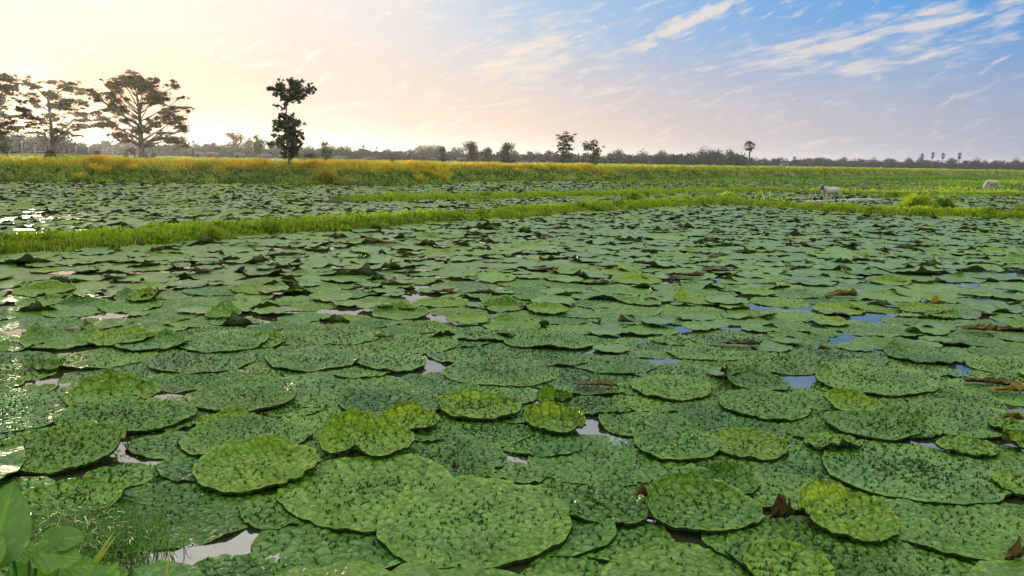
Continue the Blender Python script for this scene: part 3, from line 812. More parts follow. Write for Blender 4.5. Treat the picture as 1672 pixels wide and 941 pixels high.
for l in indiv:
    sz, tone, kd = look(l)
    cand = sorted(LANDMARK, key=lambda m: (m[0] - l['px']) ** 2 + (2.5 * (m[1] - l['py'])) ** 2)[:6]
    far_t = min(TREES, key=lambda t: abs(t[0] - l['px']))[1]
    opts = []
    for m in cand: opts.append('%s %s %s leaf %s the %s' % (sz, tone, kd, rel(l, m).replace('and left of', 'and left of').strip(), m[2]))
    for m in cand[:4]: opts.append('%s %s %s leaf %s the %s, towards %s' % (sz, tone, kd, rel(l, m), m[2], far_t))
    for q in opts:
        if q not in used and len(q.split()) <= 16: break
    else:
        k = 2
        q = opts[0]
        while q in used:
            q = '%s %s %s leaf, number %d away from the %s' % (sz, tone, kd, k, cand[0][2]); k += 1
    used.add(q)
    tag(l['obj'], q, 'water leaf', 'prickly leaves floating on the near pond')

# the thousands of smaller-looking leaves farther off: one mass
var_near, var_far = [], []
for k in range(40):
    l = rand_leaf(RNG, 18.0)
    var_near.append((leaf_shape(1.0, 900 + k, 7, 30, l['ratio'], l['rim'] * 2.0, [(a, b, h_ * 1.5, f_, s_) for a, b, h_, f_, s_ in l['flaps']], 0, 0.03, l['yellow'], l['brown'], 0, 0, 0.02), l))
for k in range(30):
    l = rand_leaf(RNG, 18.0)
    var_far.append((leaf_shape(1.0, 990 + k, 4, 16, l['ratio'], l['rim'] * 2.2, [(a, b, h_ * 1.15, f_, s_) for a, b, h_, f_, s_ in l['flaps']], 0, 0.05, l['yellow'], l['brown'], 0, 0, 0.03), l))
mass = MB()


def put_mass(x, y, Rr_, z, vs):
    (V, Qd, Tr, CC), _l = vs[RNG.integers(len(vs))]
    a = RNG.normal(0, 0.5); c, s_ = math.cos(a), math.sin(a)
    W = np.stack([(V[:, 0] * c - V[:, 1] * s_) * Rr_, (V[:, 0] * s_ + V[:, 1] * c) * Rr_, V[:, 2] * min(Rr_, 0.55)], 1)
    W[:, 2] += z + RNG.normal(0.0, 0.010) * W[:, 0] + RNG.normal(0.006, 0.010) * W[:, 1]
    C2 = CC.copy(); C2[:, 0] = np.clip(C2[:, 0] + RNG.normal(0, 0.06), 0, 1)
    mass.add(W + np.array([x, y, 0]), Qd, Tr, C2)


for l in rest:
    put_mass(l['x'], l['y'], l['R'], RNG.uniform(0.012, 0.06), var_near if l['y'] < 24 else var_far)
# second pond and the marsh behind it
xs, ys = np.meshgrid(np.arange(-48, 130, 0.68), np.arange(14, 190, 0.72))
xs = (xs + RNG.uniform(-0.35, 0.35, xs.shape)).ravel(); ys = (ys + RNG.uniform(-0.35, 0.35, ys.shape)).ravel()
dd, ss = pdist(np.stack([xs, ys], 1), DIKE)
keep = (ss > 0) & (np.abs(xs) < 0.67 * ys + 2)
xs, ys = xs[keep], ys[keep]
hz = H(xs, ys); keep = hz < -0.30
keep &= RNG.random(len(xs)) < np.clip(75.0 / ys, 0.25, 1.0)
xs, ys = xs[keep], ys[keep]
for x, y in zip(xs, ys):
    put_mass(x, y, RNG.uniform(0.36, 0.62) * (1 if y < 70 else 1.25), RNG.uniform(0.012, 0.06), var_far)
for _ in range(900):
    x, y = RNG.uniform(-33, -11), RNG.uniform(19, 44)
    if abs(x) < 0.69 * y and HD(x, y) < -0.3 and pdist(np.array([[x, y]]), DIKE)[1][0] > 0:
        put_mass(x, y, RNG.uniform(0.3, 0.5), RNG.uniform(0.008, 0.03), var_far)
tag(mass.build('prickly_leaves', M_LILY), 'sheet of smaller-looking prickly leaves covering the farther water', 'water leaves', kind='stuff')

# ------------------------------------------------------------------ dead and rolled leaves (each one its own thing)
def dead_leaf(px, py, wpx, hpx, tone, label, seed, roll=0.0, stand=1.0):
    r = np.random.default_rng(seed)
    c = G(px, py + hpx * 0.35); dep = project(c)[2]
    R = wpx / 2 / F_PX * dep; hgt = hpx / F_PX * dep * stand * 0.72
    nr_, nt_ = 12, 44
    th = np.arange(nt_) / nt_ * 2 * math.pi; rr = np.linspace(0, 1, nr_ + 1)[1:]
    TH, RR = np.meshgrid(th, rr)
    u = RR * np.cos(TH) * (1 + 0.10 * np.cos(5 * TH + r.uniform(0, 6)) + 0.06 * np.cos(11 * TH)); v = RR * np.sin(TH) * (1 + 0.12 * np.cos(4 * TH + r.uniform(0, 6)))
    f = np.abs(v + 0.18 * np.sin(3 * u + r.uniform(0, 6)))
    x = u * R + 0.12 * R * snoise(u, v, seed, 3.0)
    sgn = np.sign(v + 1e-6)
    y = sgn * R * 0.45 * np.sin(np.clip(f, 0, 1.2) * (0.9 + 1.2 * roll)) * (1 - 0.35 * f) + 0.05 * R * snoise(u * 2, v * 2, seed + 1, 3.0)
    z = hgt * np.clip(f, 0, 1.1) ** 1.1 * np.cos(f * 0.7 * roll * 2) * (0.75 + 0.35 * np.cos(2 * u + r.uniform(0, 6))) + hgt * 0.14 * snoise(u, v, seed + 2, 6.0) * RR + 0.05 * hgt * np.cos(22 * TH)
    a = r.uniform(-0.3, 0.3)
    z = z * np.clip(0.72 + 0.5 * snoise(u * 3, v * 3, seed + 8, 3.0, 3), 0.15, 1.3); x = x + 0.25 * z * math.sin(seed)
    V = np.stack([x * math.cos(a) - y * math.sin(a), x * math.sin(a) + y * math.cos(a), z], -1).reshape(-1, 3)
    V = np.vstack([[[0, 0, 0.0]], V]); V[:, 2] -= V[:, 2].min()
    Ri = np.arange(nr_ - 1)[:, None]; J = np.arange(nt_)[None]; J2 = (J + 1) % nt_
    Qd = np.stack([1 + Ri * nt_ + J, 1 + (Ri + 1) * nt_ + J, 1 + (Ri + 1) * nt_ + J2, 1 + Ri * nt_ + J2], -1).reshape(-1, 4)
    Tr = [(0, 1 + q, 1 + (q + 1) % nt_) for q in range(nt_)]
    CC = np.zeros((len(V), 3)); CC[:, 0] = tone[0]; CC[:, 1] = tone[1]; CC[:, 2] = tone[2]
    CC[1:, 1] = np.clip(CC[1:, 1] + 0.3 * snoise(u, v, seed + 4, 4.0).ravel(), 0, 1)
    CC[1:, 2] = np.clip(CC[1:, 2] + 0.3 * (np.cos(16 * TH + 2 * RR) > 0.3).ravel() * (tone[2] > 0.05), 0, 1)
    o = mk('dead_leaf', V, Qd, Tr, M_DEAD, CC, loc=(c[0], c[1], 0.045))
    tag(o, label, 'dead leaf', 'dead curled leaves on the pond')


M_DEAD = leafy('dead_leaf', (0.045, 0.055, 0.012), (0.34, 0.24, 0.015), (0.045, 0.026, 0.009), 0.12, None, 0.6, 0.3)
_m = M_DEAD.node_tree
DEADS = [
    (452, 735, 44, 14, (0.8, 0.55, 0.1), 'orange-brown crumpled leaf tip on the rim of the bright dish leaf'),
    (1275, 838, 42, 62, (0.15, 0.75, 0.25), 'brown twisted dead leaf standing at the corner of the large dish leaf'),
    (1120, 450, 60, 17, (0.1, 0.9, 0.15), 'striped brown dead leaf arched like a shell in mid pond'),
    (1178, 443, 72, 8, (0.1, 0.9, 0.1), 'long thin brown rolled leaf beside the striped shell-like leaf'),
    (1210, 562, 66, 22, (0.1, 0.3, 0.5), 'dark green-black withered leaf crumpled on flat leaves'),
    (1602, 535, 56, 32, (0.55, 0.65, 0.15), 'orange-brown mound of dead leaf near the tall dish pair'),
    (1527, 497, 36, 16, (0.9, 0.5, 0.0), 'bright orange dead leaf standing behind the small lime dish'),
    (1645, 541, 52, 8, (0.3, 0.9, 0.0), 'light brown broken stalk leaf lying flat beside the orange mound'),
    (627, 553, 34, 14, (0.3, 0.7, 0.3), 'brown curled leaf tip beside the long white glints'),
    (972, 630, 72, 20, (0.25, 0.5, 0.45), 'dark rolled leaf with yellow seam like a tube'),
    (893, 441, 38, 14, (0.1, 0.6, 0.6), 'black curled leaf in mid pond with brown hollow'),
    (990, 437, 44, 10, (0.35, 0.8, 0.2), 'long brown curled leaf next to the black curled leaf'),
    (150, 545, 46, 20, (0.25, 0.5, 0.5), 'black ragged dead crest behind the dark crested leaf'),
    (330, 443, 40, 15, (0.2, 0.5, 0.6), 'dark ragged clump of dead leaf behind a flat green leaf'),
    (97, 456, 32, 16, (0.2, 0.85, 0.3), 'dark brown domed dead leaf beside the small vivid yellow leaf'),
    (1655, 905, 40, 66, (0.5, 0.55, 0.45), 'tall yellow and brown dead leaf clump at the picture corner'),
    (1612, 625, 74, 26, (0.15, 0.6, 0.6), 'dark brown arched dead leaf behind a yellow-green leaf'),
    (1650, 640, 66, 20, (0.7, 0.3, 0.2), 'yellow-green and black torn leaf beside the dark arched leaf'),
    (1655, 688, 50, 18, (0.5, 0.7, 0.3), 'brown and yellow torn leaf scrap above the yellow curled leaf'),
    (1022, 526, 24, 18, (0.1, 0.5, 0.6), 'tiny black crumpled leaf beside a white glint'),
    (1254, 466, 26, 10, (0.1, 0.6, 0.4), 'small dark seed-like dead leaf in mid pond'),
    (1372, 480, 56, 24, (0.35, 0.2, 0.45), 'dark green folded leaf peaked like a tent in mid pond'),
    (1345, 573, 22, 14, (0.1, 0.5, 0.5), 'tiny dark curled leaf behind the horned leaf'),
    (722, 478, 40, 12, (0.3, 0.7, 0.4), 'brown crumpled leaf edge among flat leaves in mid pond'),
    (620, 395, 56, 18, (0.25, 0.7, 0.4), 'brown ragged leaf clump near the grass dike'),
    (255, 408, 22, 18, (0.2, 0.6, 0.4), 'small brown upright leaf by the grass dike'),
    (742, 770, 10, 16, (0.2, 0.9, 0.2), 'short brown stub poking up between two broad leaves'),
    (1048, 812, 22, 36, (0.5, 0.6, 0.3), 'yellow-brown torn edge standing where two leaves meet'),
]
for k, dsp in enumerate(DEADS):
    dead_leaf(*dsp, seed=300 + k, roll=0.5 if dsp[3] < 12 else 0.25)

def crown_mesh(clumps, n_per, size, seed, flat=0.5, tone_base=0.4):
    """clumps: (x,y,z,rx,ry,rz). many small leaf faces spread through each clump"""
    r = np.random.default_rng(seed)
    vol = np.array([c[3] * c[5] for c in clumps]); vol = vol / vol.mean()
    Vs, Ts, Cs, n0 = [], [], [], 0
    for c, vv in zip(clumps, vol):
        n = max(6, int(n_per * vv))
        d = r.normal(0, 1, (n, 3)); d /= np.linalg.norm(d, axis=1)[:, None]
        q = r.random(n) ** 0.45 if size < 0.1 or size > 0.27 else np.abs(r.normal(0, 0.62, n))
        p = np.array(c[:3]) + d * q[:, None] * np.array(c[3:6]) * (1 + 0.25 * r.normal(0, 1, (n, 1)))
        a = r.normal(0, 1, (n, 3)); a[:, 2] *= flat; a /= np.linalg.norm(a, axis=1)[:, None]
        b = np.cross(a, r.normal(0, 1, (n, 3))); b /= np.linalg.norm(b, axis=1)[:, None] + 1e-9
        s = size * r.uniform(0.6, 1.4, (n, 1))
        V = np.stack([p - a * s, p - b * s * 0.55 + a * s * 0.1, p + a * s, p + b * s * 0.55 + a * s * 0.1], 1)
        Vs.append(V.reshape(-1, 3)); k = n0 + np.arange(n) * 4
        Ts.append(np.stack([k, k + 1, k + 2, k + 3], 1)); n0 += n * 4
        t = np.zeros((n, 3)); t[:, 0] = np.clip(tone_base + r.normal(0, 0.25) + r.normal(0, 0.2, n), 0, 1); t[:, 1] = np.clip(r.normal(0.0, 0.15, n), 0, 0.6)
        Cs.append(np.repeat(t, 4, axis=0))
    return np.vstack(Vs), np.vstack(Ts), np.vstack(Cs)


# ------------------------------------------------------------------ grass
def blades(P, hgt, wid, lean, tone, seed=0, curve=0.5, leandir=None):
    r = np.random.default_rng(seed); n = len(P)
    a = r.uniform(0, 2 * math.pi, n)
    wx, wy = np.cos(a) * wid / 2, np.sin(a) * wid / 2
    la = r.uniform(0, 2 * math.pi, n) if leandir is None else leandir + r.normal(0, 0.7, n)
    lx, ly = np.cos(la) * lean * hgt, np.sin(la) * lean * hgt
    z0 = np.zeros(n)
    b0 = P + np.stack([-wx, -wy, z0 - 0.03], 1); b1 = P + np.stack([wx, wy, z0 - 0.03], 1)
    mid = P + np.stack([lx * 0.35, ly * 0.35, hgt * 0.58], 1)
    m0 = mid + np.stack([-wx, -wy, z0], 1) * 0.8; m1 = mid + np.stack([wx, wy, z0], 1) * 0.8
    tip = P + np.stack([lx, ly, hgt * (1 - curve * lean)], 1)
    V = np.stack([b0, b1, m0, m1, tip], 1).reshape(-1, 3)
    k = np.arange(n) * 5
    T_ = np.concatenate([np.stack([k, k + 1, k + 2], 1), np.stack([k + 1, k + 3, k + 2], 1), np.stack([k + 2, k + 3, k + 4], 1)])
    return V, T_, np.repeat(tone, 5, axis=0)


def along(L, n, half, seed, bias=None):
    r = np.random.default_rng(seed)
    seg = np.linalg.norm(np.diff(L, axis=0), axis=1)
    dist = np.hypot(*((L[:-1] + L[1:]) / 2).T)
    wgt = seg / np.maximum(dist, 8) ** 1.0
    s = r.choice(len(seg), n, p=wgt / wgt.sum()); t = r.random(n)[:, None]
    d = (L[s + 1] - L[s]) / seg[s][:, None]; nrm = np.stack([-d[:, 1], d[:, 0]], 1)
    off = (r.uniform(-1, 1, n) if bias is None else r.uniform(bias[0], bias[1], n)) * half
    return L[s] + t * (L[s + 1] - L[s]) + nrm * off[:, None], off


def in_view(P, m=80):
    v = P - EYE; w_ = v @ fwd; u = CX + F_PX * (v @ right) / w_; q = CY - F_PX * (v @ up) / w_
    return (w_ > 0) & (u > -m - 150) & (u < 1672 + m + 150) & (q < 941 + m)


def grass_strip(name, L, n, half, hr, wr, tone_f, label, seed, lean=(0.2, 0.9), bias=None, clump=1.2, zmin=-0.12):
    if bias is None:
        P2, off = along(L, n, half, seed, bias)
    else:                                                   # a broad strip: scatter over bearings and distances, keep what lies on the bank
        r0_ = np.random.default_rng(seed)
        m = n * 9
        a_ = r0_.uniform(-0.66, 0.66, m); y_ = np.exp(r0_.uniform(math.log(40), math.log(330), m))
        P2 = np.stack([np.tan(a_) * y_, y_], 1)
        dt_, st_ = pdist(P2, L); off = dt_ * st_
        kk = (off > bias[0] * half) & (off < bias[1] * half); P2, off = P2[kk], off[kk]
        dens = np.clip(55.0 / P2[:, 1], 0.12, 1.0); kk = r0_.random(len(P2)) < 1.0; P2, off = P2[kk][:n], off[kk][:n]
    z = H(P2[:, 0], P2[:, 1])
    P = np.stack([P2[:, 0], P2[:, 1], z], 1)
    k = (z > zmin) & in_view(P); P = P[k]; off = off[k]
    r = np.random.default_rng(seed + 1)
    nz = snoise(P[:, 0], P[:, 1], seed + 2, clump, 3)
    d = np.hypot(P[:, 0], P[:, 1])
    nz2 = snoise(P[:, 0], P[:, 1], seed + 7, clump * 3.1, 2) + 0.8 * snoise(P[:, 0], P[:, 1], seed + 8, clump * 9.0, 2)
    hgt = r.uniform(*hr, len(P)) * np.clip(0.95 + 0.8 * nz + 0.55 * nz2, 0.15, 2.6)
    if bias is not None: hgt = hgt * (0.7 + 0.75 * sm(P[:, 2], 0.7, 1.2))
    wid = np.maximum(r.uniform(*wr, len(P)), 0.0013 * d)
    V, T_, C = blades(P, hgt, wid, r.uniform(*lean, len(P)), tone_f(P, off, nz, r), seed + 3)
    o = mk(name, V, None, T_, M_GRASS, C, smooth=False)
    return tag(o, label, 'grass', kind='stuff')


def tone_dike(P, off, nz, r):
    return np.stack([np.clip(0.72 + 0.25 * nz + r.normal(0, 0.2, len(P)), 0, 1), np.clip(r.normal(0.04, 0.08, len(P)), 0, 0.4), np.zeros(len(P))], 1)


def tone_bank(P, off, nz, r):
    z = P[:, 2]
    straw = sm(z + 0.22 * nz, 0.85, 1.15) * np.clip(1.25 - 0.010 * np.hypot(P[:, 0], P[:, 1]) + 0.3 * nz, 0.15, 1)
    return np.stack([np.clip(0.06 + 0.22 * nz + 0.55 * sm(z, 0.6, 1.2) + r.normal(0, 0.15, len(P)), 0, 1), np.clip(straw * r.uniform(0.3, 1.3, len(P)), 0, 1), np.zeros(len(P))], 1)


grass_strip('grass', DIKE, 60000, 1.05, (0.08, 0.22), (0.010, 0.022), tone_dike, 'bright yellow-green grass growing along the low dike between the ponds', 21)
grass_strip('grass', DIKE2, 26000, 1.15, (0.10, 0.28), (0.03, 0.06), tone_dike, 'green grass on the second low dike farther back', 31)
grass_strip('grass', TOE, 80000, 5.0, (0.12, 0.34), (0.03, 0.06), tone_bank, 'tall straw-topped grass covering the earth bank', 41, (0.3, 1.3), (-0.15, 1.2), 0.8)

# low leafy weeds on the slope of the bank
rw = np.random.default_rng(606)
m = 30000
a_ = rw.uniform(-0.66, 0.66, m); y_ = np.exp(rw.uniform(math.log(42), math.log(300), m))
P2 = np.stack([np.tan(a_) * y_, y_], 1); dt_, st_ = pdist(P2, TOE); off = dt_ * st_
wn = snoise(P2[:, 0], P2[:, 1], 608, 1.1, 3)
kk = (off > -0.9) & (off < 2.6) & (wn > 0.0 + 0.25 * off)
P2 = P2[kk][:1500]
zz_ = H(P2[:, 0], P2[:, 1])
cl_ = [(x, y, max(z, 0) + 0.12, q, q, q * 0.55) for (x, y), z, q in zip(P2, zz_, rw.uniform(0.18, 0.55, len(P2)) * np.clip(P2[:, 1] / 60, 1, 2.5))]
V, Qd, C = crown_mesh(cl_, 60, 0.085, 607, 1.2, 0.35)
C[:, 1] *= 0.3
tag(mk('bank_weeds', V, Qd, None, M_GRASS, C, None, False), 'dark leafy weeds along the foot and slope of the earth bank', 'weeds', kind='stuff')

# straw tufts on the crest of the bank
m = 9000
a_ = rw.uniform(-0.66, 0.5, m); y_ = np.exp(rw.uniform(math.log(46), math.log(160), m))
P2 = np.stack([np.tan(a_) * y_, y_], 1); dt_, st_ = pdist(P2, TOE); off = dt_ * st_
wn = snoise(P2[:, 0], P2[:, 1], 617, 0.9, 3)
kk = (off > 0.6) & (off < 5.0) & (wn > -0.1 + 0.2 * np.abs(off - 3.0))
P2, off = P2[kk][:260], off[kk][:260]
Vl, Tl, Cl, n0 = [], [], [], 0
for q, (x, y) in enumerate(P2):
    nb_ = 110; a_ = rw.uniform(0, 6.28, nb_); rr_ = np.abs(rw.normal(0, 0.22, nb_)); hs = rw.uniform(0.35, 0.8)
    P = np.stack([x + np.cos(a_) * rr_, y + np.sin(a_) * rr_, np.full(nb_, HD(x, y))], 1)
    g_ = np.clip((0.22 + 0.18 * off[q] + rw.normal(0, 0.18)) * np.clip(1.0 - 1.3 * (x / y + 0.15), 0.25, 1), 0.05, 0.9)
    V, T_, C = blades(P, hs * rw.uniform(0.4, 1.2, nb_), np.full(nb_, 0.035), rw.uniform(0.3, 0.9, nb_) + rr_, np.stack([rw.uniform(0.4, 1, nb_), np.clip(g_ + rw.normal(0, 0.2, nb_), 0, 1), np.zeros(nb_)], 1), 700 + q, 0.55, a_)
    Vl.append(V); Tl.append(T_ + n0); Cl.append(C); n0 += len(V)
tag(mk('straw_grass', np.vstack(Vl), None, np.vstack(Tl), M_GRASS, np.vstack(Cl), smooth=False), 'ragged golden straw grass catching the low sun along the bank crest', 'grass', kind='stuff')

# weeds on the two low dikes
for L_, hw, seed_, n_ in ((DIKE, 0.85, 611, 700), (DIKE2, 0.9, 612, 300)):
    P2, off = along(L_, n_, hw, seed_)
    wn = snoise(P2[:, 0], P2[:, 1], seed_ + 5, 1.6, 3); P2 = P2[wn > 0.05]
    zz_ = np.maximum(H(P2[:, 0], P2[:, 1]), 0)
    cl_ = [(x, y, z + 0.08, q, q, q * 0.6) for (x, y), z, q in zip(P2, zz_, rw.uniform(0.10, 0.30, len(P2)))]
    V, Qd, C = crown_mesh(cl_, 70, 0.045, seed_ + 9, 1.2, 0.62)
    C[:, 1] *= 0.3
    tag(mk('dike_weeds', V, Qd, None, M_GRASS, C, None, False), 'leafy green weeds among the grass of the low dike' if hw < 0.88 else 'leafy green weeds among the grass of the second dike', 'weeds', kind='stuff')

# duckweed specks floating in the near gaps
nd_ = 26000
yy_ = np.exp(rw.uniform(math.log(3.2), math.log(14), nd_)); xx_ = rw.uniform(-0.68, 0.68, nd_) * yy_
kk = snoise(xx_, yy_, 615, 2.2, 3) > 0.12
xx_, yy_ = xx_[kk], yy_[kk]; n_ = len(xx_)
th_ = np.arange(6) / 6 * 2 * math.pi; rd = rw.uniform(0.004, 0.013, n_)
V = np.stack([xx_[:, None] + rd[:, None] * np.cos(th_)[None], yy_[:, None] + rd[:, None] * np.sin(th_)[None], np.full((n_, 6), 0.004) + rw.uniform(0, 0.002, (n_, 1))], -1).reshape(-1, 3)
k6 = np.arange(n_) * 6
Qd = np.vstack([np.stack([k6, k6 + 1, k6 + 2, k6 + 3], 1), np.stack([k6, k6 + 3, k6 + 4, k6 + 5], 1)])
C = np.repeat(np.stack([rw.uniform(0.1, 0.7, n_), np.clip(rw.normal(0, 0.2, n_), 0, 0.8), np.zeros(n_)], 1), 6, axis=0)
tag(mk('duckweed', V, Qd, None, M_GRASS, C, None, False), 'tiny duckweed specks floating in the gaps between near leaves', 'duckweed', kind='stuff')

# marsh growth: patches of low green stems among the leaves of the farther ponds
xs = RNG.uniform(-45, 190, 160000); ys = RNG.uniform(30, 290, 160000)
k = np.abs(xs) < 0.67 * ys + 3
xs, ys = xs[k], ys[k]
dd, ss = pdist(np.stack([xs, ys], 1), DIKE); dt, st = pdist(np.stack([xs, ys], 1), TOE); d2, _ = pdist(np.stack([xs, ys], 1), DIKE2); s2 = _
P3 = np.stack([xs, ys, np.zeros(len(xs))], 1)
u = CX + F_PX * ((P3 - EYE) @ right) / ((P3 - EYE) @ fwd)
nz = snoise(xs * 1.0, ys * 0.55, 77, 0.35, 3)
thr = np.where(u > 1000, -0.25 - 0.9 * sm(ys, 55, 90), np.where(u > 640, 0.25 - 0.5 * sm(ys, 60, 90), 0.75 - 0.5 * sm(-dt, -6, -1)))
k = (ss > 0) & (st < 0) & (nz > thr) & (dd > 1.2)
k &= ~((u > 1250) & (ys < 58) & (nz < 0.35))
P3 = P3[k]; P3[:, 2] = 0.0
r_ = np.random.default_rng(5)
dq = np.hypot(P3[:, 0], P3[:, 1])
V, T_, C = blades(P3, r_.uniform(0.15, 0.42, len(P3)) * np.clip(1 + 0.5 * nz[k], 0.4, 1.6), np.maximum(0.05, 0.0016 * dq), r_.uniform(0.2, 1.0, len(P3)),
                  np.stack([np.clip(0.40 + 0.35 * nz[k] + r_.normal(0, 0.15, len(P3)), 0, 1), np.zeros(len(P3)), np.zeros(len(P3))], 1), 8)
tag(mk('marsh_plants', V, None, T_, M_GRASS, C, smooth=False), 'low green marsh growth spreading between the farther leaves', 'marsh plants', kind='stuff')

# short growth over the field behind the bank
xs = RNG.uniform(-160, 330, 130000); ys = 45 + 420 * RNG.random(130000) ** 1.8
k = np.abs(xs) < 0.67 * ys + 3
xs, ys = xs[k], ys[k]
dt, st = pdist(np.stack([xs, ys], 1), TOE)
k = (st > 0) & (dt > 4.5)
xs, ys = xs[k], ys[k]
P3 = np.stack([xs, ys, H(xs, ys)], 1)
nz = snoise(xs * 0.5, ys * 1.5, 91, 0.10, 3)
straw = sm(nz, 0.0, 0.6) * 0.55
V, T_, C = blades(P3, r_.uniform(0.10, 0.30, len(P3)), np.maximum(0.05, 0.0016 * np.hypot(xs, ys)), r_.uniform(0.2, 1.0, len(P3)),
                  np.stack([np.clip(0.5 + 0.3 * nz + r_.normal(0, 0.15, len(P3)), 0, 1), np.clip(straw + r_.normal(0, 0.1, len(P3)), 0, 0.8), np.zeros(len(P3))], 1), 9)
tag(mk('grass', V, None, T_, M_GRASS, C, smooth=False), 'short green and straw grass over the flat field behind the bank', 'grass', kind='stuff')


def tussock(px, py, wpx, hpx, n, tone, label, seed):
    c = G(px, py); dep = project(c)[2]; Rw = wpx / 2 / F_PX * dep; hh = hpx / F_PX * dep
    r = np.random.default_rng(seed)
    a = r.uniform(0, 6.28, n); q = np.abs(r.normal(0, 0.42, n)) * Rw
    P = np.stack([np.cos(a) * q, np.sin(a) * q * 0.8, np.zeros(n)], 1)
    V, T_, C = blades(P, hh * r.uniform(0.35, 1.3, n) * np.clip(1 - 0.55 * q / Rw, 0.2, 1), np.maximum(0.012, 0.0012 * dep) * r.uniform(0.7, 1.3, n), r.uniform(0.1, 0.5, n) + 0.9 * q / Rw, np.tile(tone, (n, 1)) + np.abs(r.normal(0, 0.10, (n, 1))) * np.array([[1, 0.3, 0]]), seed, 0.5, a)
    tag(mk('grass_tussock', V, None, T_, M_GRASS, C, smooth=False, loc=(c[0], c[1], max(HD(c[0], c[1]), 0.0))), label, 'grass tussock', 'grass tussocks')


tussock(1497, 347, 76, 34, 1500, (0.55, 0.05, 0), 'largest bushy grass tussock on the dike beneath the grazing calf', 51)
tussock(1540, 345, 30, 30, 700, (0.35, 0.0, 0), 'dense dark green tussock beside the largest bushy tussock', 52)
tussock(1612, 352, 36, 18, 500, (0.4, 0.0, 0), 'low broad tussock on the dike near the picture edge', 53)
tussock(1665, 356, 34, 22, 500, (0.45, 0.05, 0), 'tussock cut by the picture edge at the dike end', 54)
tussock(345, 392, 70, 26, 1200, (0.6, 0.05, 0), 'raised lime green tussock on the dike below the tall pollarded tree', 55)
tussock(1035, 328, 40, 18, 700, (0.6, 0.05, 0), 'small rounded tussock where the two dikes come together', 56)
tussock(1188, 326, 36, 14, 600, (0.7, 0.1, 0), 'yellow-green tussock on the dike in front of the palm', 57)
tussock(533, 303, 50, 26, 900, (0.3, 0.35, 0), 'tall brownish tussock at the foot of the bank by the pollarded tree', 58)

# ------------------------------------------------------------------ trees
def traced_tree(base_px, dist, clumps_px, org, scale, trunk_top_px, r0, leaf, n_per, seed, label, group, depth_spread, bark=None, limb=0.6, ground_z=None, trunk_x_top=None, name='spreading_tree', tone_base=0.4, sats=6, leafmat=None):
    """a tree measured from clump positions: real width, height and depth at its own distance"""
    bx, by = org[0] + base_px[0] / scale, org[1] + base_px[1] / scale
    b = at(bx, by, dist)
    gz_ = HD(b[0], b[1]) if ground_z is None else ground_z
    sc_ = dist / F_PX / scale / math.cos(PITCH)
    r = np.random.default_rng(seed)
    loc = np.array([b[0], b[1], gz_])
    h_of = lambda y: at(bx, org[1] + y / scale, dist)[2] - gz_
    cl_ = []
    wmax = max(abs(c[0] - base_px[0]) for c in clumps_px) * sc_
    for (x, y, rx, ry) in clumps_px:
        X = (x - base_px[0]) * sc_ * 0.95; Z = h_of(y)
        room = math.sqrt(max(0.05, 1 - (X / (wmax * 1.02)) ** 2)) * wmax * depth_spread
        cl_.append((X, r.uniform(-1, 1) * room, Z, rx * sc_, (rx * 0.8 + ry * 0.2) * sc_, ry * sc_))
    sat = []
    for c in cl_:
        for _ in range(sats):
            sat.append((c[0] + r.normal(0, 0.8) * c[3], c[1] + r.normal(0, 1.0) * c[4], c[2] + r.normal(0, 1.0) * c[5], c[3] * r.uniform(0.28, 0.55), c[4] * r.uniform(0.35, 0.65), c[5] * r.uniform(0.4, 0.7)))
    top = h_of(trunk_top_px)
    root = empty(name, loc)
    mb = MB()
    k = 9; tt = np.linspace(0, 1, k)
    xt = ((trunk_x_top if trunk_x_top is not None else base_px[0]) - base_px[0]) * sc_
    wob = r0 * 0.35
    pts = np.stack([xt * tt + wob * np.sin(tt * 5 + seed), wob * np.cos(tt * 4), -0.15 + (top + 0.15) * tt], 1)
    rad = r0 * (1.0 - 0.75 * tt); rad[0] *= 1.5; rad[1] *= 1.08
    mb.tube(pts, rad, 9)
    for c in cl_:
        tgt = np.array(c[:3]); hd = math.hypot(tgt[0], tgt[1])
        za = np.clip(tgt[2] - limb * hd - 0.3 * r0, top * 0.16, top * 0.97)
        ta = (za + 0.15) / (top + 0.15)
        st_ = np.array([np.interp(ta, tt, pts[:, q]) for q in range(3)])
        mid = st_ + (tgt - st_) * 0.5 + np.array([0, 0, 0.10 * hd * (1 if tgt[2] < top * 0.6 else -0.3)]) + r.normal(0, 0.03, 3) * hd
        s_ = np.linspace(0, 1, 7)[:, None]
        cur = (1 - s_) ** 2 * st_ + 2 * s_ * (1 - s_) * mid + s_ ** 2 * tgt
        rb = max(0.10 * r0, min(0.36 * r0, 0.07 * r0 + 0.014 * hd))
        mb.tube(cur, np.linspace(rb, rb * 0.25, 7), 5, cap=False)
        for _ in range(3):
            e = tgt + r.normal(0, 0.6, 3) * np.array(c[3:6])
            mb.tube(np.stack([cur[5], (cur[5] + e) / 2 + r.normal(0, 0.1, 3) * c[5], e]), [rb * 0.3, rb * 0.2, rb * 0.1], 4, cap=False)
    mb.build('trunk', bark or M_BARK, root)
    V, Qd, C = crown_mesh(cl_ + sat, n_per // 3, leaf, seed + 1, 0.5, tone_base)
    mk('crown', V, Qd, None, leafmat or M_CROWN, C, root, False)
    return tag(root, label, 'tree', group)


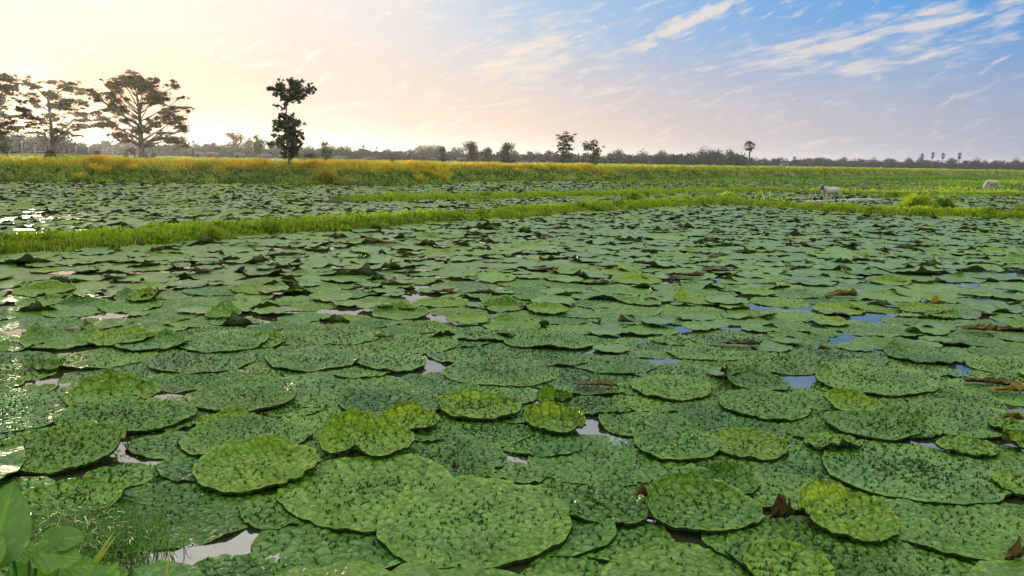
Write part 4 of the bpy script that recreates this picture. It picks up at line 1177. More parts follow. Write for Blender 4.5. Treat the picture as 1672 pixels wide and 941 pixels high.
T228 = [(540,115,55,12),(500,128,30,8),(370,150,55,22),(450,160,75,26),(620,180,70,12),(300,190,55,20),(200,185,36,20),(230,230,55,20),(170,280,65,18),(120,300,30,10),(150,318,45,16),(170,350,32,22),(400,210,75,28),(480,200,55,32),(560,215,55,24),(650,240,85,24),(740,230,75,24),(820,205,45,26),(850,195,25,14),(760,280,85,18),(850,310,40,10),(620,270,75,28),(560,300,55,24),(700,330,85,22),(780,350,65,16),(900,400,55,8),(870,418,55,14),(640,370,50,16),(520,385,60,28),(450,340,45,20),(330,420,55,28),(270,450,55,24),(230,480,36,16),(360,460,45,16),(300,530,55,24),(400,540,55,28),(330,590,65,24),(440,590,65,24),(500,620,45,18),(300,660,45,22),(380,680,65,18),(300,720,40,24),(470,680,55,16),(580,600,45,32),(640,560,55,30),(700,500,65,32),(780,490,75,28),(830,550,75,24),(900,580,55,20),(940,620,32,26),(640,640,55,22),(720,640,55,10),(850,655,60,10),(800,692,85,18),(870,720,62,22),(900,760,36,22),(760,720,45,14),(935,560,24,10),(600,692,55,14),(690,420,50,14),(420,250,40,16),(270,300,50,12)]
T88 = [(540,195,55,15),(450,195,36,11),(640,205,55,14),(420,240,45,20),(330,245,50,9),(560,225,45,22),(700,245,45,11),(720,290,45,12),(610,260,55,15),(470,265,36,16),(390,290,45,12),(340,305,26,10),(440,330,55,15),(590,330,45,15),(660,350,65,28),(740,380,65,20),(800,400,45,18),(370,390,55,28),(420,420,55,20),(300,390,36,11),(280,420,26,8),(690,440,75,32),(640,410,45,24),(800,470,65,14),(850,500,36,11),(790,512,75,18),(840,555,45,13),(250,480,65,20),(320,470,55,20),(210,520,55,16),(250,550,75,17),(340,550,55,14),(400,510,45,14),(550,520,45,18),(620,540,55,15),(690,560,55,15),(390,590,55,15),(300,610,45,15),(320,650,36,24),(380,640,45,12),(590,620,45,10),(680,610,55,11),(760,600,55,11),(800,630,40,16),(640,650,45,11),(720,680,55,12),(770,715,45,8),(700,700,45,11),(540,670,36,15),(580,690,55,11),(460,660,36,15),(420,700,36,10),(600,722,32,8),(270,690,45,9)]
T0 = [(110,140,55,16),(60,160,75,24),(160,180,55,20),(215,212,55,11),(200,240,36,12),(60,250,85,24),(140,270,65,20),(170,310,55,15),(70,330,75,24),(120,365,45,15),(40,400,55,30),(80,440,36,15),(30,470,36,24),(60,510,75,20),(130,540,65,20),(180,530,65,15),(100,590,85,20),(150,620,55,12),(60,640,65,20),(40,690,65,22),(110,680,55,15),(150,720,55,10),(90,740,65,15),
      (-20,150,70,24),(-100,180,70,24),(-170,230,60,20),(-60,240,80,28),(-150,300,80,24),(-230,330,60,18),(-60,340,70,24),(-180,400,80,26),(-260,450,60,18),(-80,450,60,24),(-200,520,80,22),(-300,560,60,16),(-100,560,70,20),(-180,620,80,20),(-270,650,60,16),(-60,650,60,18),(-150,700,70,16)]
T475 = [(200,85,22,16),(230,110,28,16),(180,150,36,20),(250,150,55,40),(330,150,65,48),(400,140,55,36),(460,150,40,30),(490,108,18,14),(492,165,22,12),(440,222,14,9),(270,210,42,22),(340,220,46,30),(390,212,32,26),(330,250,36,16),(245,262,22,16),(270,290,16,14),(200,300,22,7),(225,316,22,7),(208,380,22,18),(250,390,36,22),(330,376,14,8),(290,420,56,36),(198,455,42,22),(260,460,56,36),(340,450,46,36),(372,462,22,18),(300,510,56,32),(200,512,28,18),(240,580,46,22),(320,550,56,36),(372,545,22,26),(300,600,75,36),(220,642,28,18),(340,622,46,36),(250,672,42,32),(300,692,56,36),(372,682,32,36),(340,722,36,26)]
T920 = [(1310,80,48,11),(1275,100,36,12),(1345,98,28,12),(1310,120,46,15),(1280,150,32,10),(1335,150,32,10),(1300,172,46,15),(1266,186,22,8),(1345,175,26,11),(1300,202,36,14),(1288,230,22,20),(1322,236,18,16),(1295,260,18,16)]
T965 = [(1452,138,18,13),(1475,165,22,12),(1490,185,22,12),(1520,140,36,16),(1545,152,22,20),(1510,172,36,20),(1545,186,22,24),(1530,215,32,20),(1510,242,28,26),(1552,226,18,18),(1525,265,32,20),(1508,282,18,16),(1540,276,18,18)]
traced_tree((572, 880), 172, T228, (130, 100), 5.535, 300, 0.62, 0.18, 560, 61, 'wide spreading tree with layered open crown standing alone on the field', 'large trees on the field', 0.75, trunk_x_top=552)
traced_tree((505, 895), 205, T88, (0, 100), 5.88, 300, 0.60, 0.19, 380, 62, 'airy round-crowned tree with thin layered branches in front of the sun glow', 'large trees on the field', 0.75)
traced_tree((-60, 895), 200, T0, (0, 100), 5.88, 260, 0.65, 0.20, 520, 63, 'sun-gilded big tree cut off by the picture edge', 'large trees on the field', 0.75)
traced_tree((285, 900), 59.0, T475, (420, 120), 5.535, 170, 0.10, 0.085, 150, 64, 'tall slim pollarded tree with tufted trunk and anvil-shaped top on the bank', None, 0.6, M_PALEBARK, 0.25, name='pollarded_tree', tone_base=0.3, leafmat=M_GREEN)
traced_tree((1300, 306), 150, T920, (640, 205), 4.644, 90, 0.16, 0.15, 110, 65, 'slim tree with tiered feathery crown on the bank, taller of the middle pair', None, 0.8, None, 0.2, name='slim_tree', tone_base=0.3, leafmat=M_GREEN)
traced_tree((1525, 308), 152, T965, (640, 205), 4.644, 150, 0.20, 0.15, 110, 66, 'short leaning tree with side branch on the bank beside the tiered slim tree', None, 0.8, None, 0.2, name='slim_tree', tone_base=0.45, leafmat=M_GREEN)


def blob_tree(name, h_, wd, seed, dense_=26, leaf=0.22, umbrella=0.0, low=0.18, n=14, mat=None):
    """a prototype with trunk and crown about h_ tall and wd wide"""
    r = np.random.default_rng(seed)
    root = empty(name)
    cl_ = []
    for k in range(n):
        a = r.uniform(0, 6.28); t = r.random() ** 0.8
        z = h_ * (low + (0.9 - low) * t)
        prof = math.sin(math.pi * np.clip(0.15 + 0.75 * (t if umbrella == 0 else 0.35 + 0.4 * t), 0, 1)) ** 0.7
        q = wd * 0.5 * prof * r.uniform(0.1, 0.75)
        s = wd * r.uniform(0.15, 0.28)
        cl_.append((math.cos(a) * q, math.sin(a) * q, z, s, s, s * (0.8 - 0.4 * umbrella)))
    mb = MB()
    tt = np.linspace(0, 1, 6)
    mb.tube(np.stack([0.02 * h_ * np.sin(3 * tt + seed), 0.02 * h_ * np.cos(3 * tt), -0.3 + (h_ * 0.8 + 0.3) * tt], 1), 0.026 * h_ * (1.15 - tt * 0.9), 7)
    for c in cl_:
        z0 = max(h_ * low * 0.8, c[2] * 0.6)
        mb.tube([(0, 0, z0), (c[0] * 0.5, c[1] * 0.5, z0 + (c[2] - z0) * 0.65), c[:3]], [0.010 * h_, 0.007 * h_, 0.003 * h_], 4, cap=False)
    mb.build('trunk', M_BARK, root)
    V, Qd, C = crown_mesh(cl_, dense_, leaf, seed + 1, 0.6, 0.4)
    mk('crown', V, Qd, None, mat or M_GREEN, C, root, False)
    root['h'] = h_; root['w'] = wd
    return root


def place(proto, px, top, base, dist, label, cat='tree', group=None, first=False, wpx=None, rz=0.0):
    o = proto if first else copy_tree(proto)
    b = at(px, base, dist); gz_ = HD(b[0], b[1])
    hh = (base - top) / F_PX * dist + (b[2] - gz_)
    s = hh / proto['h']; sx = s if wpx is None else wpx / F_PX * dist / proto['w']
    o.location = (b[0], b[1], gz_ - 0.05); o.scale = (sx, sx, s); o.rotation_euler = (0, 0, rz)
    return tag(o, label, cat, group)


protoU = blob_tree('umbrella_tree', 10, 10, 71, 60, 0.30, 0.8, 0.45, 16)
place(protoU, 385, 215, 252, 235, 'flat-topped umbrella tree with pale forked trunk before the far treeline', first=True, wpx=40)
protoB = blob_tree('bushy_tree', 8, 6, 72, 70, 0.28, 0, 0.22, 14)
place(protoB, 420, 220, 256, 190, 'olive green tree with loose oval crown beside the umbrella tree', first=True, wpx=22)
place(protoB, 532, 231, 262, 120, 'bushy dark green tree with short trunk behind the bank', wpx=26, rz=2.0)
protoR = blob_tree('round_tree', 9, 10, 73, 150, 0.30, 0, 0.12, 20, M_FAR)
place(protoR, 722, 240, 264, 215, 'small dark round-crowned tree with visible trunk in the middle distance', first=True, wpx=22)
place(protoR, 771, 233, 266, 220, 'largest dark dome-shaped tree of the middle distance', wpx=38, rz=1.2)
place(protoR, 797, 242, 266, 225, 'low dark rounded tree between the dome-shaped tree and the wide dark tree', wpx=24, rz=2.2)
place(protoR, 826, 235, 268, 205, 'wide dark tree with drooping side branch next to the long pink wall', wpx=36, rz=4.0)
place(protoB, 1297, 256, 273, 380, 'lone small tree standing before the pale far treeline', wpx=11, rz=1.0)
place(protoB, 1404, 263, 274, 380, 'smallest dark tree standing on the field below the far treeline', wpx=9, rz=3.0)
place(protoB, 593, 236, 262, 240, 'narrow dark tree rising beside the thin mast', wpx=10, rz=4.0)
place(protoB, 12, 226, 262, 150, 'small young tree under the sun-gilded big tree', wpx=24, rz=5.0)
place(protoB, 640, 252, 264, 130, 'small rounded bush on the field behind the bank', 'bush', wpx=9, rz=5.5)
place(protoB, 951, 262, 272, 150, 'little yellow-green bush between the two middle slim trees', 'bush', wpx=6, rz=0.5)
bushp = blob_tree('field_bush', 2.0, 3.2, 75, 90, 0.16, 0, 0.05, 14)
place(bushp, 82, 244, 263, 90, 'lime green bush on the field under the airy round-crowned tree', 'bush', 'bushes on the field', True, 22)
place(bushp, 158, 246, 252, 120, 'small low dark bush on the open field', 'bush', 'bushes on the field', wpx=12)
place(bushp, 505, 250, 264, 110, 'rounded green hump of bush behind the pollarded tree', 'bush', 'bushes on the field', wpx=34, rz=2)
place(bushp, 250, 249, 260, 160, 'small dark bush beside the post pair under the spreading tree', 'bush', 'bushes on the field', wpx=10, rz=1)
place(bushp, 205, 250, 258, 165, 'green bush beside the pump stand under the spreading tree', 'bush', 'bushes on the field', wpx=12, rz=1)


def palm(name, h_, crown_r, seed, nf=24, leafw=0.5):
    r = np.random.default_rng(seed)
    root = empty(name)
    mb = MB(); tt = np.linspace(0, 1, 8)
    mb.tube(np.stack([0.012 * h_ * np.sin(2 * tt), 0 * tt, -0.2 + (h_ - crown_r * 0.9 + 0.2) * tt], 1), 0.022 * h_ * (1.3 - 0.6 * tt) * np.where(tt < 0.1, 1.5, 1), 8)
    mb.build('trunk', M_BARK, root)
    fb = MB(); cz = h_ - crown_r * 1.0
    for k in range(nf):
        a = k * 2.399; el = r.uniform(-1.25, 1.4); L = crown_r * r.uniform(0.75, 1.0)
        d = np.array([math.cos(a) * math.cos(el), math.sin(a) * math.cos(el), math.sin(el)])
        c = np.array([0, 0, cz]); hub = c + d * L * 0.55 + np.array([0, 0, -0.06 * L])
        side = np.cross(d, (0, 0, 1.0)); side /= np.linalg.norm(side) + 1e-6; upv = np.cross(side, d)
        fb.tube([c, hub], [0.03 * crown_r, 0.015 * crown_r], 4, (0.4, 0.1, 0), cap=False)
        for b in np.linspace(-1.35, 1.35, 11):                # fan of leaflets
            dd_ = d * math.cos(b) + side * math.sin(b)
            tip = hub + dd_ * L * 0.5 + np.array([0, 0, -0.10 * L]) + upv * 0.04 * L * r.normal()
            pr = np.cross(dd_, upv); wv = 0.075 * L
            fb.add(np.stack([hub, hub + dd_ * L * 0.25 + pr * wv, tip, hub + dd_ * L * 0.25 - pr * wv]), [(0, 1, 2, 3)], None, (0.25 + 0.2 * r.random(), 0.05, 0))
    fb.build('crown', M_FAR, root, smooth=False)
    root['h'] = h_; root['w'] = crown_r * 2
    return root


pl = palm('fan_palm', 9, 2.0, 81)
place(pl, 1222, 229, 273, 255, 'lone fan palm with two-tiered ragged crown standing on the field', first=True, wpx=25)
PG = 'far palms above the treeline'
for k, (px, tp, lab, ww) in enumerate([(1504, 250, 'shortest far palm, first of four above the blue treeline', 8), (1521, 247, 'tallest far palm with narrow crown, second of four', 8), (1538, 249, 'far palm with small round crown, third of four', 8), (1565, 248, 'far palm set apart from the other three, beside a dark stub', 9)]):
    place(pl, px, tp, 275, 520, lab, 'tree', PG, wpx=ww, rz=k * 1.3)

# the far treeline: trees one can tell apart in a row, over a mass of undergrowth
protos = [blob_tree('far_tree', 9, 10 + 3 * (k % 3), 200 + k, 70, 0.42, 0.4 * (k % 2), 0.08, 26, M_FAR) for k in range(6)]
TL = [(-160, 212, 249, 330), (20, 219, 249, 330), (40, 214, 250, 330), (120, 218, 250, 335), (140, 231, 250, 340), (165, 226, 250, 340), (205, 222, 251, 340), (300, 224, 252, 340), (335, 225, 252, 330), (370, 227, 252, 330), (450, 231, 253, 340),
      (500, 234, 255, 340), (560, 236, 257, 345), (620, 240, 260, 350), (650, 242, 261, 355), (690, 238, 262, 360), (730, 242, 263, 365), (800, 246, 264, 370), (860, 250, 266, 375), (900, 247, 267, 375), (960, 249, 268, 380), (1010, 247, 269, 385), (1060, 250, 270, 390),
      (1115, 249, 271, 395), (1135, 245, 271, 395), (1170, 243, 271.5, 395), (1200, 245, 272, 395), (1217, 252, 272, 400), (1240, 259, 273, 560), (1290, 259, 273.5, 580), (1350, 258, 274, 600), (1420, 259, 274.5, 600), (1470, 261, 275, 600), (1485, 259, 275, 590), (1530, 260, 275.5, 590), (1580, 261, 276, 590), (1610, 260, 276, 590), (1640, 261, 276, 590), (1675, 259, 276.5, 590), (1800, 259, 278, 590)]
tlx = np.array([t[0] for t in TL]); tlt = np.array([t[1] for t in TL]); tlb = np.array([t[2] for t in TL]); tld = np.array([t[3] for t in TL])
k = 0; x = -60.0
rt = np.random.default_rng(404)
firsts = set()
while x < 1730:
    tp, bs, ds = np.interp(x, tlx, tlt), np.interp(x, tlx, tlb), np.interp(x, tlx, tld)
    ds *= rt.uniform(0.96, 1.08); hp = (bs - tp) * rt.choice([rt.uniform(0.55, 0.8), rt.uniform(0.8, 1.12)])
    q = int(rt.integers(6)); wp = max(hp * rt.uniform(0.9, 1.5), 10)
    place(protos[q], x, bs - hp, bs, ds, 'hazy dark tree merging into the row along the horizon', 'tree', 'trees of the far treeline', q not in firsts, wp, rt.uniform(0, 6.28))
    firsts.add(q)
    x += wp * rt.uniform(0.45, 0.8); k += 1
for q in range(6):
    if q not in firsts:
        for c in list(protos[q].children): bpy.data.objects.remove(c)
        bpy.data.objects.remove(protos[q])
# undergrowth under and behind that row
cl_ = []
for x in np.arange(-120, 1800, 3.2):
    tp, bs, ds = np.interp(x, tlx, tlt), np.interp(x, tlx, tlb), np.interp(x, tlx, tld) * rt.uniform(1.02, 1.12)
    b = at(x, bs, ds); gz_ = 1.02
    h_ = (bs - tp) / F_PX * ds * rt.uniform(0.35, 0.75)
    cl_.append((b[0], b[1], gz_ + h_ * 0.45, h_ * rt.uniform(0.5, 0.9), h_ * 0.6, h_ * 0.55))
V, Qd, C = crown_mesh(cl_, 150, 0.8, 505, 0.6, 0.25)
tag(mk('undergrowth', V, Qd, None, M_FAR, C, None, False), 'dark undergrowth filling the foot of the far treeline', 'undergrowth', kind='stuff')

# ------------------------------------------------------------------ village sheds, fence, mast, posts
M_WALL = simple('limewash', (0.15, 0.145, 0.135), 0.9, 0.1, 0.15, 1.5)
M_PINK = simple('pink_plaster', (0.20, 0.15, 0.13), 0.9, 0.1, 0.2, 0.8)
M_TIN = simple('tin_roof', (0.075, 0.075, 0.075), 0.8, 0.1, 0.3, 1.0)
M_DARK = simple('dark_opening', (0.03, 0.028, 0.025), 0.9, 0.1, 0.2, 2.0)
M_POST = simple('pale_post', (0.26, 0.24, 0.19), 0.85, 0.1, 0.2, 5.0)
M_BLACK = simple('black_iron', (0.02, 0.02, 0.022), 0.6, 0.3, 0.2, 5.0)


def house(px, base, wpx, hpx, dist, label, wall=M_WALL, flat_roof=False, rz=0.0):
    b = at(px, base, dist); gz_ = HD(b[0], b[1]); k = dist / F_PX
    wpx, hpx = wpx * 0.75, hpx * 0.65
    W, Hh, Dp = wpx * k, hpx * k + (b[2] - gz_), max(4.0, 0.4 * wpx * k)
    root = empty('village_house', (b[0], b[1], gz_), rz)
    wh = Hh * (0.95 if flat_roof else 0.66)
    MB().box((-W / 2, -Dp / 2, -0.1), (W / 2, Dp / 2, wh)).build('wall', wall, root, False)
    rb = MB(); e = 0.35
    if flat_roof:
        rb.box((-W / 2 - 0.15, -Dp / 2 - 0.15, wh + 0.003), (W / 2 + 0.15, Dp / 2 + 0.15, Hh))
    else:
        x0, x1, y0, y1 = -W / 2 - e, W / 2 + e, -Dp / 2 - e, Dp / 2 + e
        rb.add([(x0, y0, wh), (x1, y0, wh), (x1, 0, Hh), (x0, 0, Hh), (x0, y1, wh), (x1, y1, wh)], [(0, 1, 2, 3), (3, 2, 5, 4)], [(0, 3, 4), (1, 5, 2)])
    rb.build('roof', M_TIN, root, False)
    nw = max(1, int(W / 4.5))
    for q in range(nw):
        xx = -W / 2 + W * (q + 0.5) / nw
        if q == nw // 2:
            MB().box((xx - 0.5, -Dp / 2 - 0.04, 0), (xx + 0.5, -Dp / 2 + 0.02, min(2.0, wh * 0.85))).build('door', M_DARK, root, False)
        else:
            MB().box((xx - 0.45, -Dp / 2 - 0.04, wh * 0.40), (xx + 0.45, -Dp / 2 + 0.02, wh * 0.80)).build('window', M_DARK, root, False)
    tag(root, label, 'house', 'houses of the far village')


house(326, 252, 9, 6.5, 270, 'small pale hut with tin roof at the treeline foot, nearest the spreading tree')
house(347, 253, 17, 7, 268, 'white house with stepped gable below the treeline before the umbrella tree')
house(391, 253, 14, 5.5, 265, 'low white shed behind the trunk of the umbrella tree')
house(434, 256, 18, 6, 262, 'long white shed with tin roof beside the olive green oval tree')
house(463, 256, 14, 5, 262, 'pale shed half hidden behind the pollarded tree trunk')
house(556, 258, 22, 5, 265, 'low grey-roofed shed left of the thin mast')
house(603, 260, 22, 6, 270, 'brown-walled shed with tin roof right of the thin mast', M_PINK)
house(708, 262, 9, 6, 285, 'small white hut beside the small round-crowned tree')
house(754, 263, 16, 8, 285, 'white two-part house under the dark dome-shaped tree')
house(866, 266, 42, 6, 290, 'long low pink wall building with flat roof', M_PINK, True)
house(897, 267, 7, 5, 300, 'tiny white hut beside the tiered slim tree')
house(1281, 271, 14, 6, 480, 'pale house below the far treeline right of the lone palm')

# mast
b = at(580, 258, 345); gz_ = HD(b[0], b[1]); root = empty('radio_mast', (b[0], b[1], gz_))
hh = (258 - 228) / F_PX * 345 + b[2] - gz_
mb = MB()
for q in range(3):
    a = q * 2.094; mb.tube([(0.45 * math.cos(a), 0.45 * math.sin(a), 0), (0.12 * math.cos(a), 0.12 * math.sin(a), hh * 0.8)], [0.05, 0.04], 4)
for z in np.linspace(0.5, hh * 0.78, 12):
    s_ = 0.45 - 0.33 * z / (hh * 0.8)
    pts = [(s_ * math.cos(q * 2.094), s_ * math.sin(q * 2.094), z + 0.25 * (q % 2)) for q in range(4)]
    mb.tube(pts, 0.025, 3)
mb.build('lattice', M_TIN, root)
MB().tube([(0, 0, hh * 0.78), (0, 0, hh)], [0.06, 0.03], 5).build('antenna', M_TIN, root)
tag(root, 'thin lattice mast rising above the far treeline', 'mast')

# field fence at the far left
fb_ = at(90, 252, 190); root = empty('field_fence', (fb_[0], fb_[1], HD(fb_[0], fb_[1])))
posts = [(37, 229), (58, 240), (75, 239.5), (105, 242), (114, 243), (125, 238), (145, 240), (168, 244), (184, 247)]
tops = []
for px, tp in posts:
    p = at(px, 252, 190); h_ = at(px, tp, 190)[2] - HD(p[0], p[1])
    rel_ = p - fb_
    MB().tube([(rel_[0], rel_[1], -0.1), (rel_[0], rel_[1], h_)], [0.11, 0.09], 6).build('post', M_POST, root)
    tops.append((rel_[0], rel_[1], 0))
for z in (0.55, 1.05):
    MB().tube([(a[0], a[1] - 0.12, z) for a in tops], 0.045, 4).build('rail', M_POST, root)
tag(root, 'pale post and rail fence crossing the field under the sunlit trees', 'fence')

# the pump stand and the post pair at the foot of the spreading tree
b = at(212, 259, 160); root = empty('pump_stand', (b[0], b[1], HD(b[0], b[1]))); k = 160 / F_PX
MB().tube([(-4 * k, 0, -0.1), (-4 * k, 0, 14 * k)], 0.16, 6).build('post', M_BLACK, root)
MB().tube([(-2 * k, 0, -0.1), (-2 * k, 0, 12 * k)], 0.13, 6).build('post', M_WALL, root)
MB().tube([(8 * k, 0, -0.1), (8 * k, 0, 10 * k)], 0.10, 6).build('post', M_BLACK, root)
mb = MB()
mb.tube([(-3 * k, 0, 12.5 * k), (2 * k, 0, 12.7 * k), (6 * k, 0, 12.6 * k), (10 * k, 0, 12 * k)], [0.30, 0.42, 0.45, 0.28], 9)
mb.tube([(3 * k, -0.3, 10 * k), (9 * k, -0.3, 10.5 * k)], [0.28, 0.25], 8)
mb.build('pump_body', M_BLACK, root)
MB().box((-6.5 * k, -0.25, 14.1 * k), (-1 * k, 0.25, 15.3 * k)).build('cap', M_WALL, root, False)
tag(root, 'black field pump on posts with pale cap beside the spreading tree trunk', 'pump')
b = at(243, 259, 160); root = empty('gate_posts', (b[0], b[1], HD(b[0], b[1])))
MB().tube([(-2.5 * k, 0, -0.1), (-2.5 * k, 0, 10.5 * k)], 0.15, 6).build('post', M_BLACK, root)
MB().tube([(3.5 * k, 0, -0.1), (3.5 * k, 0, 11.5 * k)], 0.14, 6).build('post', M_WALL, root)
MB().box((-2.3 * k, -0.05, 1 * k), (3.3 * k, 0.05, 8.5 * k)).build('panel', M_POST, root, False)
tag(root, 'pair of dark and pale gate posts on the far side of the spreading trunk', 'gate posts')
b = at(843, 270, 215); root = empty('field_pole', (b[0], b[1], HD(b[0], b[1])))
MB().tube([(0, 0, -0.1), (0, 0, 16 / F_PX * 215)], 0.10, 6).build('pole', M_BLACK, root)
MB().box((-4.0, -0.06, 0.3), (-0.2, 0.06, 0.9)).build('rail', M_BLACK, root, False)
tag(root, 'dark pole with low rail at the end of the long pink wall', 'pole')


# ------------------------------------------------------------------ the two calves
def calf(px, py, hpx, label, graze, seed):
    c = G(px, py); dep = project(c)[2]; hgt = hpx / F_PX * dep
    s = hgt / 1.0
    J = {}; edges = []
    def jn(n, p, r_, parent=None):
        J[n] = (len(J), p, r_)
        if parent: edges.append((J[parent][0], J[n][0]))
    jn('pelvis', (0.52, 0, 0.80), 0.155)
    jn('belly', (0.15, 0, 0.69), 0.215, 'pelvis'); jn('chest', (-0.28, 0, 0.70), 0.215, 'belly'); jn('withers', (-0.46, 0, 0.80), 0.14, 'chest')
    if graze:
        jn('neck', (-0.66, -0.02, 0.68), 0.10, 'withers'); jn('poll', (-0.80, -0.04, 0.44), 0.085, 'neck'); jn('face', (-0.86, -0.05, 0.26), 0.065, 'poll'); jn('muzzle', (-0.89, -0.05, 0.12), 0.05, 'face')
    else:
        jn('neck', (-0.64, -0.02, 0.87), 0.12, 'withers'); jn('poll', (-0.80, -0.04, 0.92), 0.10, 'neck'); jn('face', (-0.92, -0.06, 0.78), 0.078, 'poll'); jn('muzzle', (-0.99, -0.07, 0.65), 0.058, 'face')
    for sgn, t in ((-1, 'l'), (1, 'r')):
        jn('ear' + t, (J['poll'][1][0] + 0.04, J['poll'][1][1] + sgn * 0.15, J['poll'][1][2] + 0.04), 0.028, 'poll')
        st = 0.06 * sgn
        jn('sh' + t, (-0.38, sgn * 0.11, 0.60), 0.085, 'chest'); jn('el' + t, (-0.34 + st, sgn * 0.12, 0.45), 0.058, 'sh' + t); jn('kn' + t, (-0.36 + st, sgn * 0.12, 0.26), 0.042, 'el' + t); jn('fe' + t, (-0.36 + st, sgn * 0.12, 0.06), 0.034, 'kn' + t); jn('fh' + t, (-0.39 + st, sgn * 0.12, -0.02), 0.04, 'fe' + t)
        jn('hp' + t, (0.50, sgn * 0.12, 0.66), 0.105, 'pelvis'); jn('st' + t, (0.42 - st, sgn * 0.13, 0.48), 0.075, 'hp' + t); jn('hk' + t, (0.58 - st, sgn * 0.12, 0.32), 0.042, 'st' + t); jn('ft' + t, (0.54 - st, sgn * 0.12, 0.07), 0.034, 'hk' + t); jn('hh' + t, (0.51 - st, sgn * 0.12, -0.02), 0.04, 'ft' + t)
    jn('t1', (0.68, 0, 0.84), 0.03, 'pelvis'); jn('t2', (0.74, 0.02, 0.58), 0.022, 't1'); jn('t3', (0.74, 0.03, 0.38), 0.035, 't2')
    me = bpy.data.meshes.new('calf')
    me.from_pydata([tuple(q * s for q in v[1]) for v in J.values()], edges, [])
    o = bpy.data.objects.new('calf', me); COL.objects.link(o)
    sk = o.modifiers.new('skin', 'SKIN'); sk.use_smooth_shade = True
    lay = me.skin_vertices[0] if me.skin_vertices else None
    if lay is None:
        bpy.context.view_layer.objects.active = o
        lay = me.skin_vertices.new().data if hasattr(me.skin_vertices, 'new') else None
    for k, v in enumerate(J.values()):
        d = me.skin_vertices[0].data[k]; d.radius = (v[2] * s, v[2] * s); d.use_root = (k == 0)
    sub = o.modifiers.new('smooth', 'SUBSURF'); sub.levels = 2; sub.render_levels = 2
    bpy.context.view_layer.update()
    dg = bpy.context.evaluated_depsgraph_get()
    m2 = bpy.data.meshes.new_from_object(o.evaluated_get(dg))
    o.modifiers.clear(); o.data = m2; m2.name = 'calf'
    m2.materials.clear(); m2.materials.append(M_HIDE)
    co = np.empty(len(m2.vertices) * 3, dtype=np.float32); m2.vertices.foreach_get('co', co); co = co.reshape(-1, 3) / s
    tone = np.zeros((len(co), 4), dtype=np.float32)
    if not graze:
        tone[:, 0] = sm(-co[:, 0], 0.66, 0.72) * sm(co[:, 2], 0.55, 0.7) * (0.55 + 0.45 * (snoise(co[:, 0] * 8, co[:, 2] * 8, 4, 2.0) > -0.2))
    else:
        tone[:, 0] = 0.35 * sm(-co[:, 0], 0.80, 0.86) * sm(-co[:, 2], -0.30, -0.15)
    tone[:, 1] = np.clip(sm(-co[:, 0], 0.25, 0.36) * (1 - sm(-co[:, 0], 0.45, 0.6)) * sm(-co[:, 2], -0.75, -0.4), 0, 1) * 0.6
    at_ = m2.attributes.new('tone', 'FLOAT_COLOR', 'POINT'); at_.data.foreach_set('color', tone.ravel())
    m2.polygons.foreach_set('use_smooth', np.ones(len(m2.polygons), dtype=bool))
    o.location = (c[0], c[1], max(HD(c[0], c[1]), 0.02) + 0.02 * s); o.rotation_euler = (0, 0, R_(28) if not graze else R_(20))
    tag(o, label, 'calf', 'calves grazing by the pond')


M_HIDE, n_ = newmat('calf_hide')
t_ = n_.n('ShaderNodeAttribute', attribute_name='tone'); s_n = n_.n('ShaderNodeSeparateColor'); n_.put(s_n.inputs[0], t_.outputs['Color'])
cc_ = n_.mix(s_n.outputs[1], (0.37, 0.34, 0.30), (0.36, 0.22, 0.10)); cc_ = n_.mix(s_n.outputs[0], cc_, (0.025, 0.022, 0.02))
out(n_, principled(n_, cc_, 0.75, 0.15).outputs[0])
calf(1354, 334, 30, 'white calf with dark head raised, standing in the leaves behind the dike', False, 1)
calf(1618, 313, 20, 'white calf grazing head down on the second dike', True, 2)

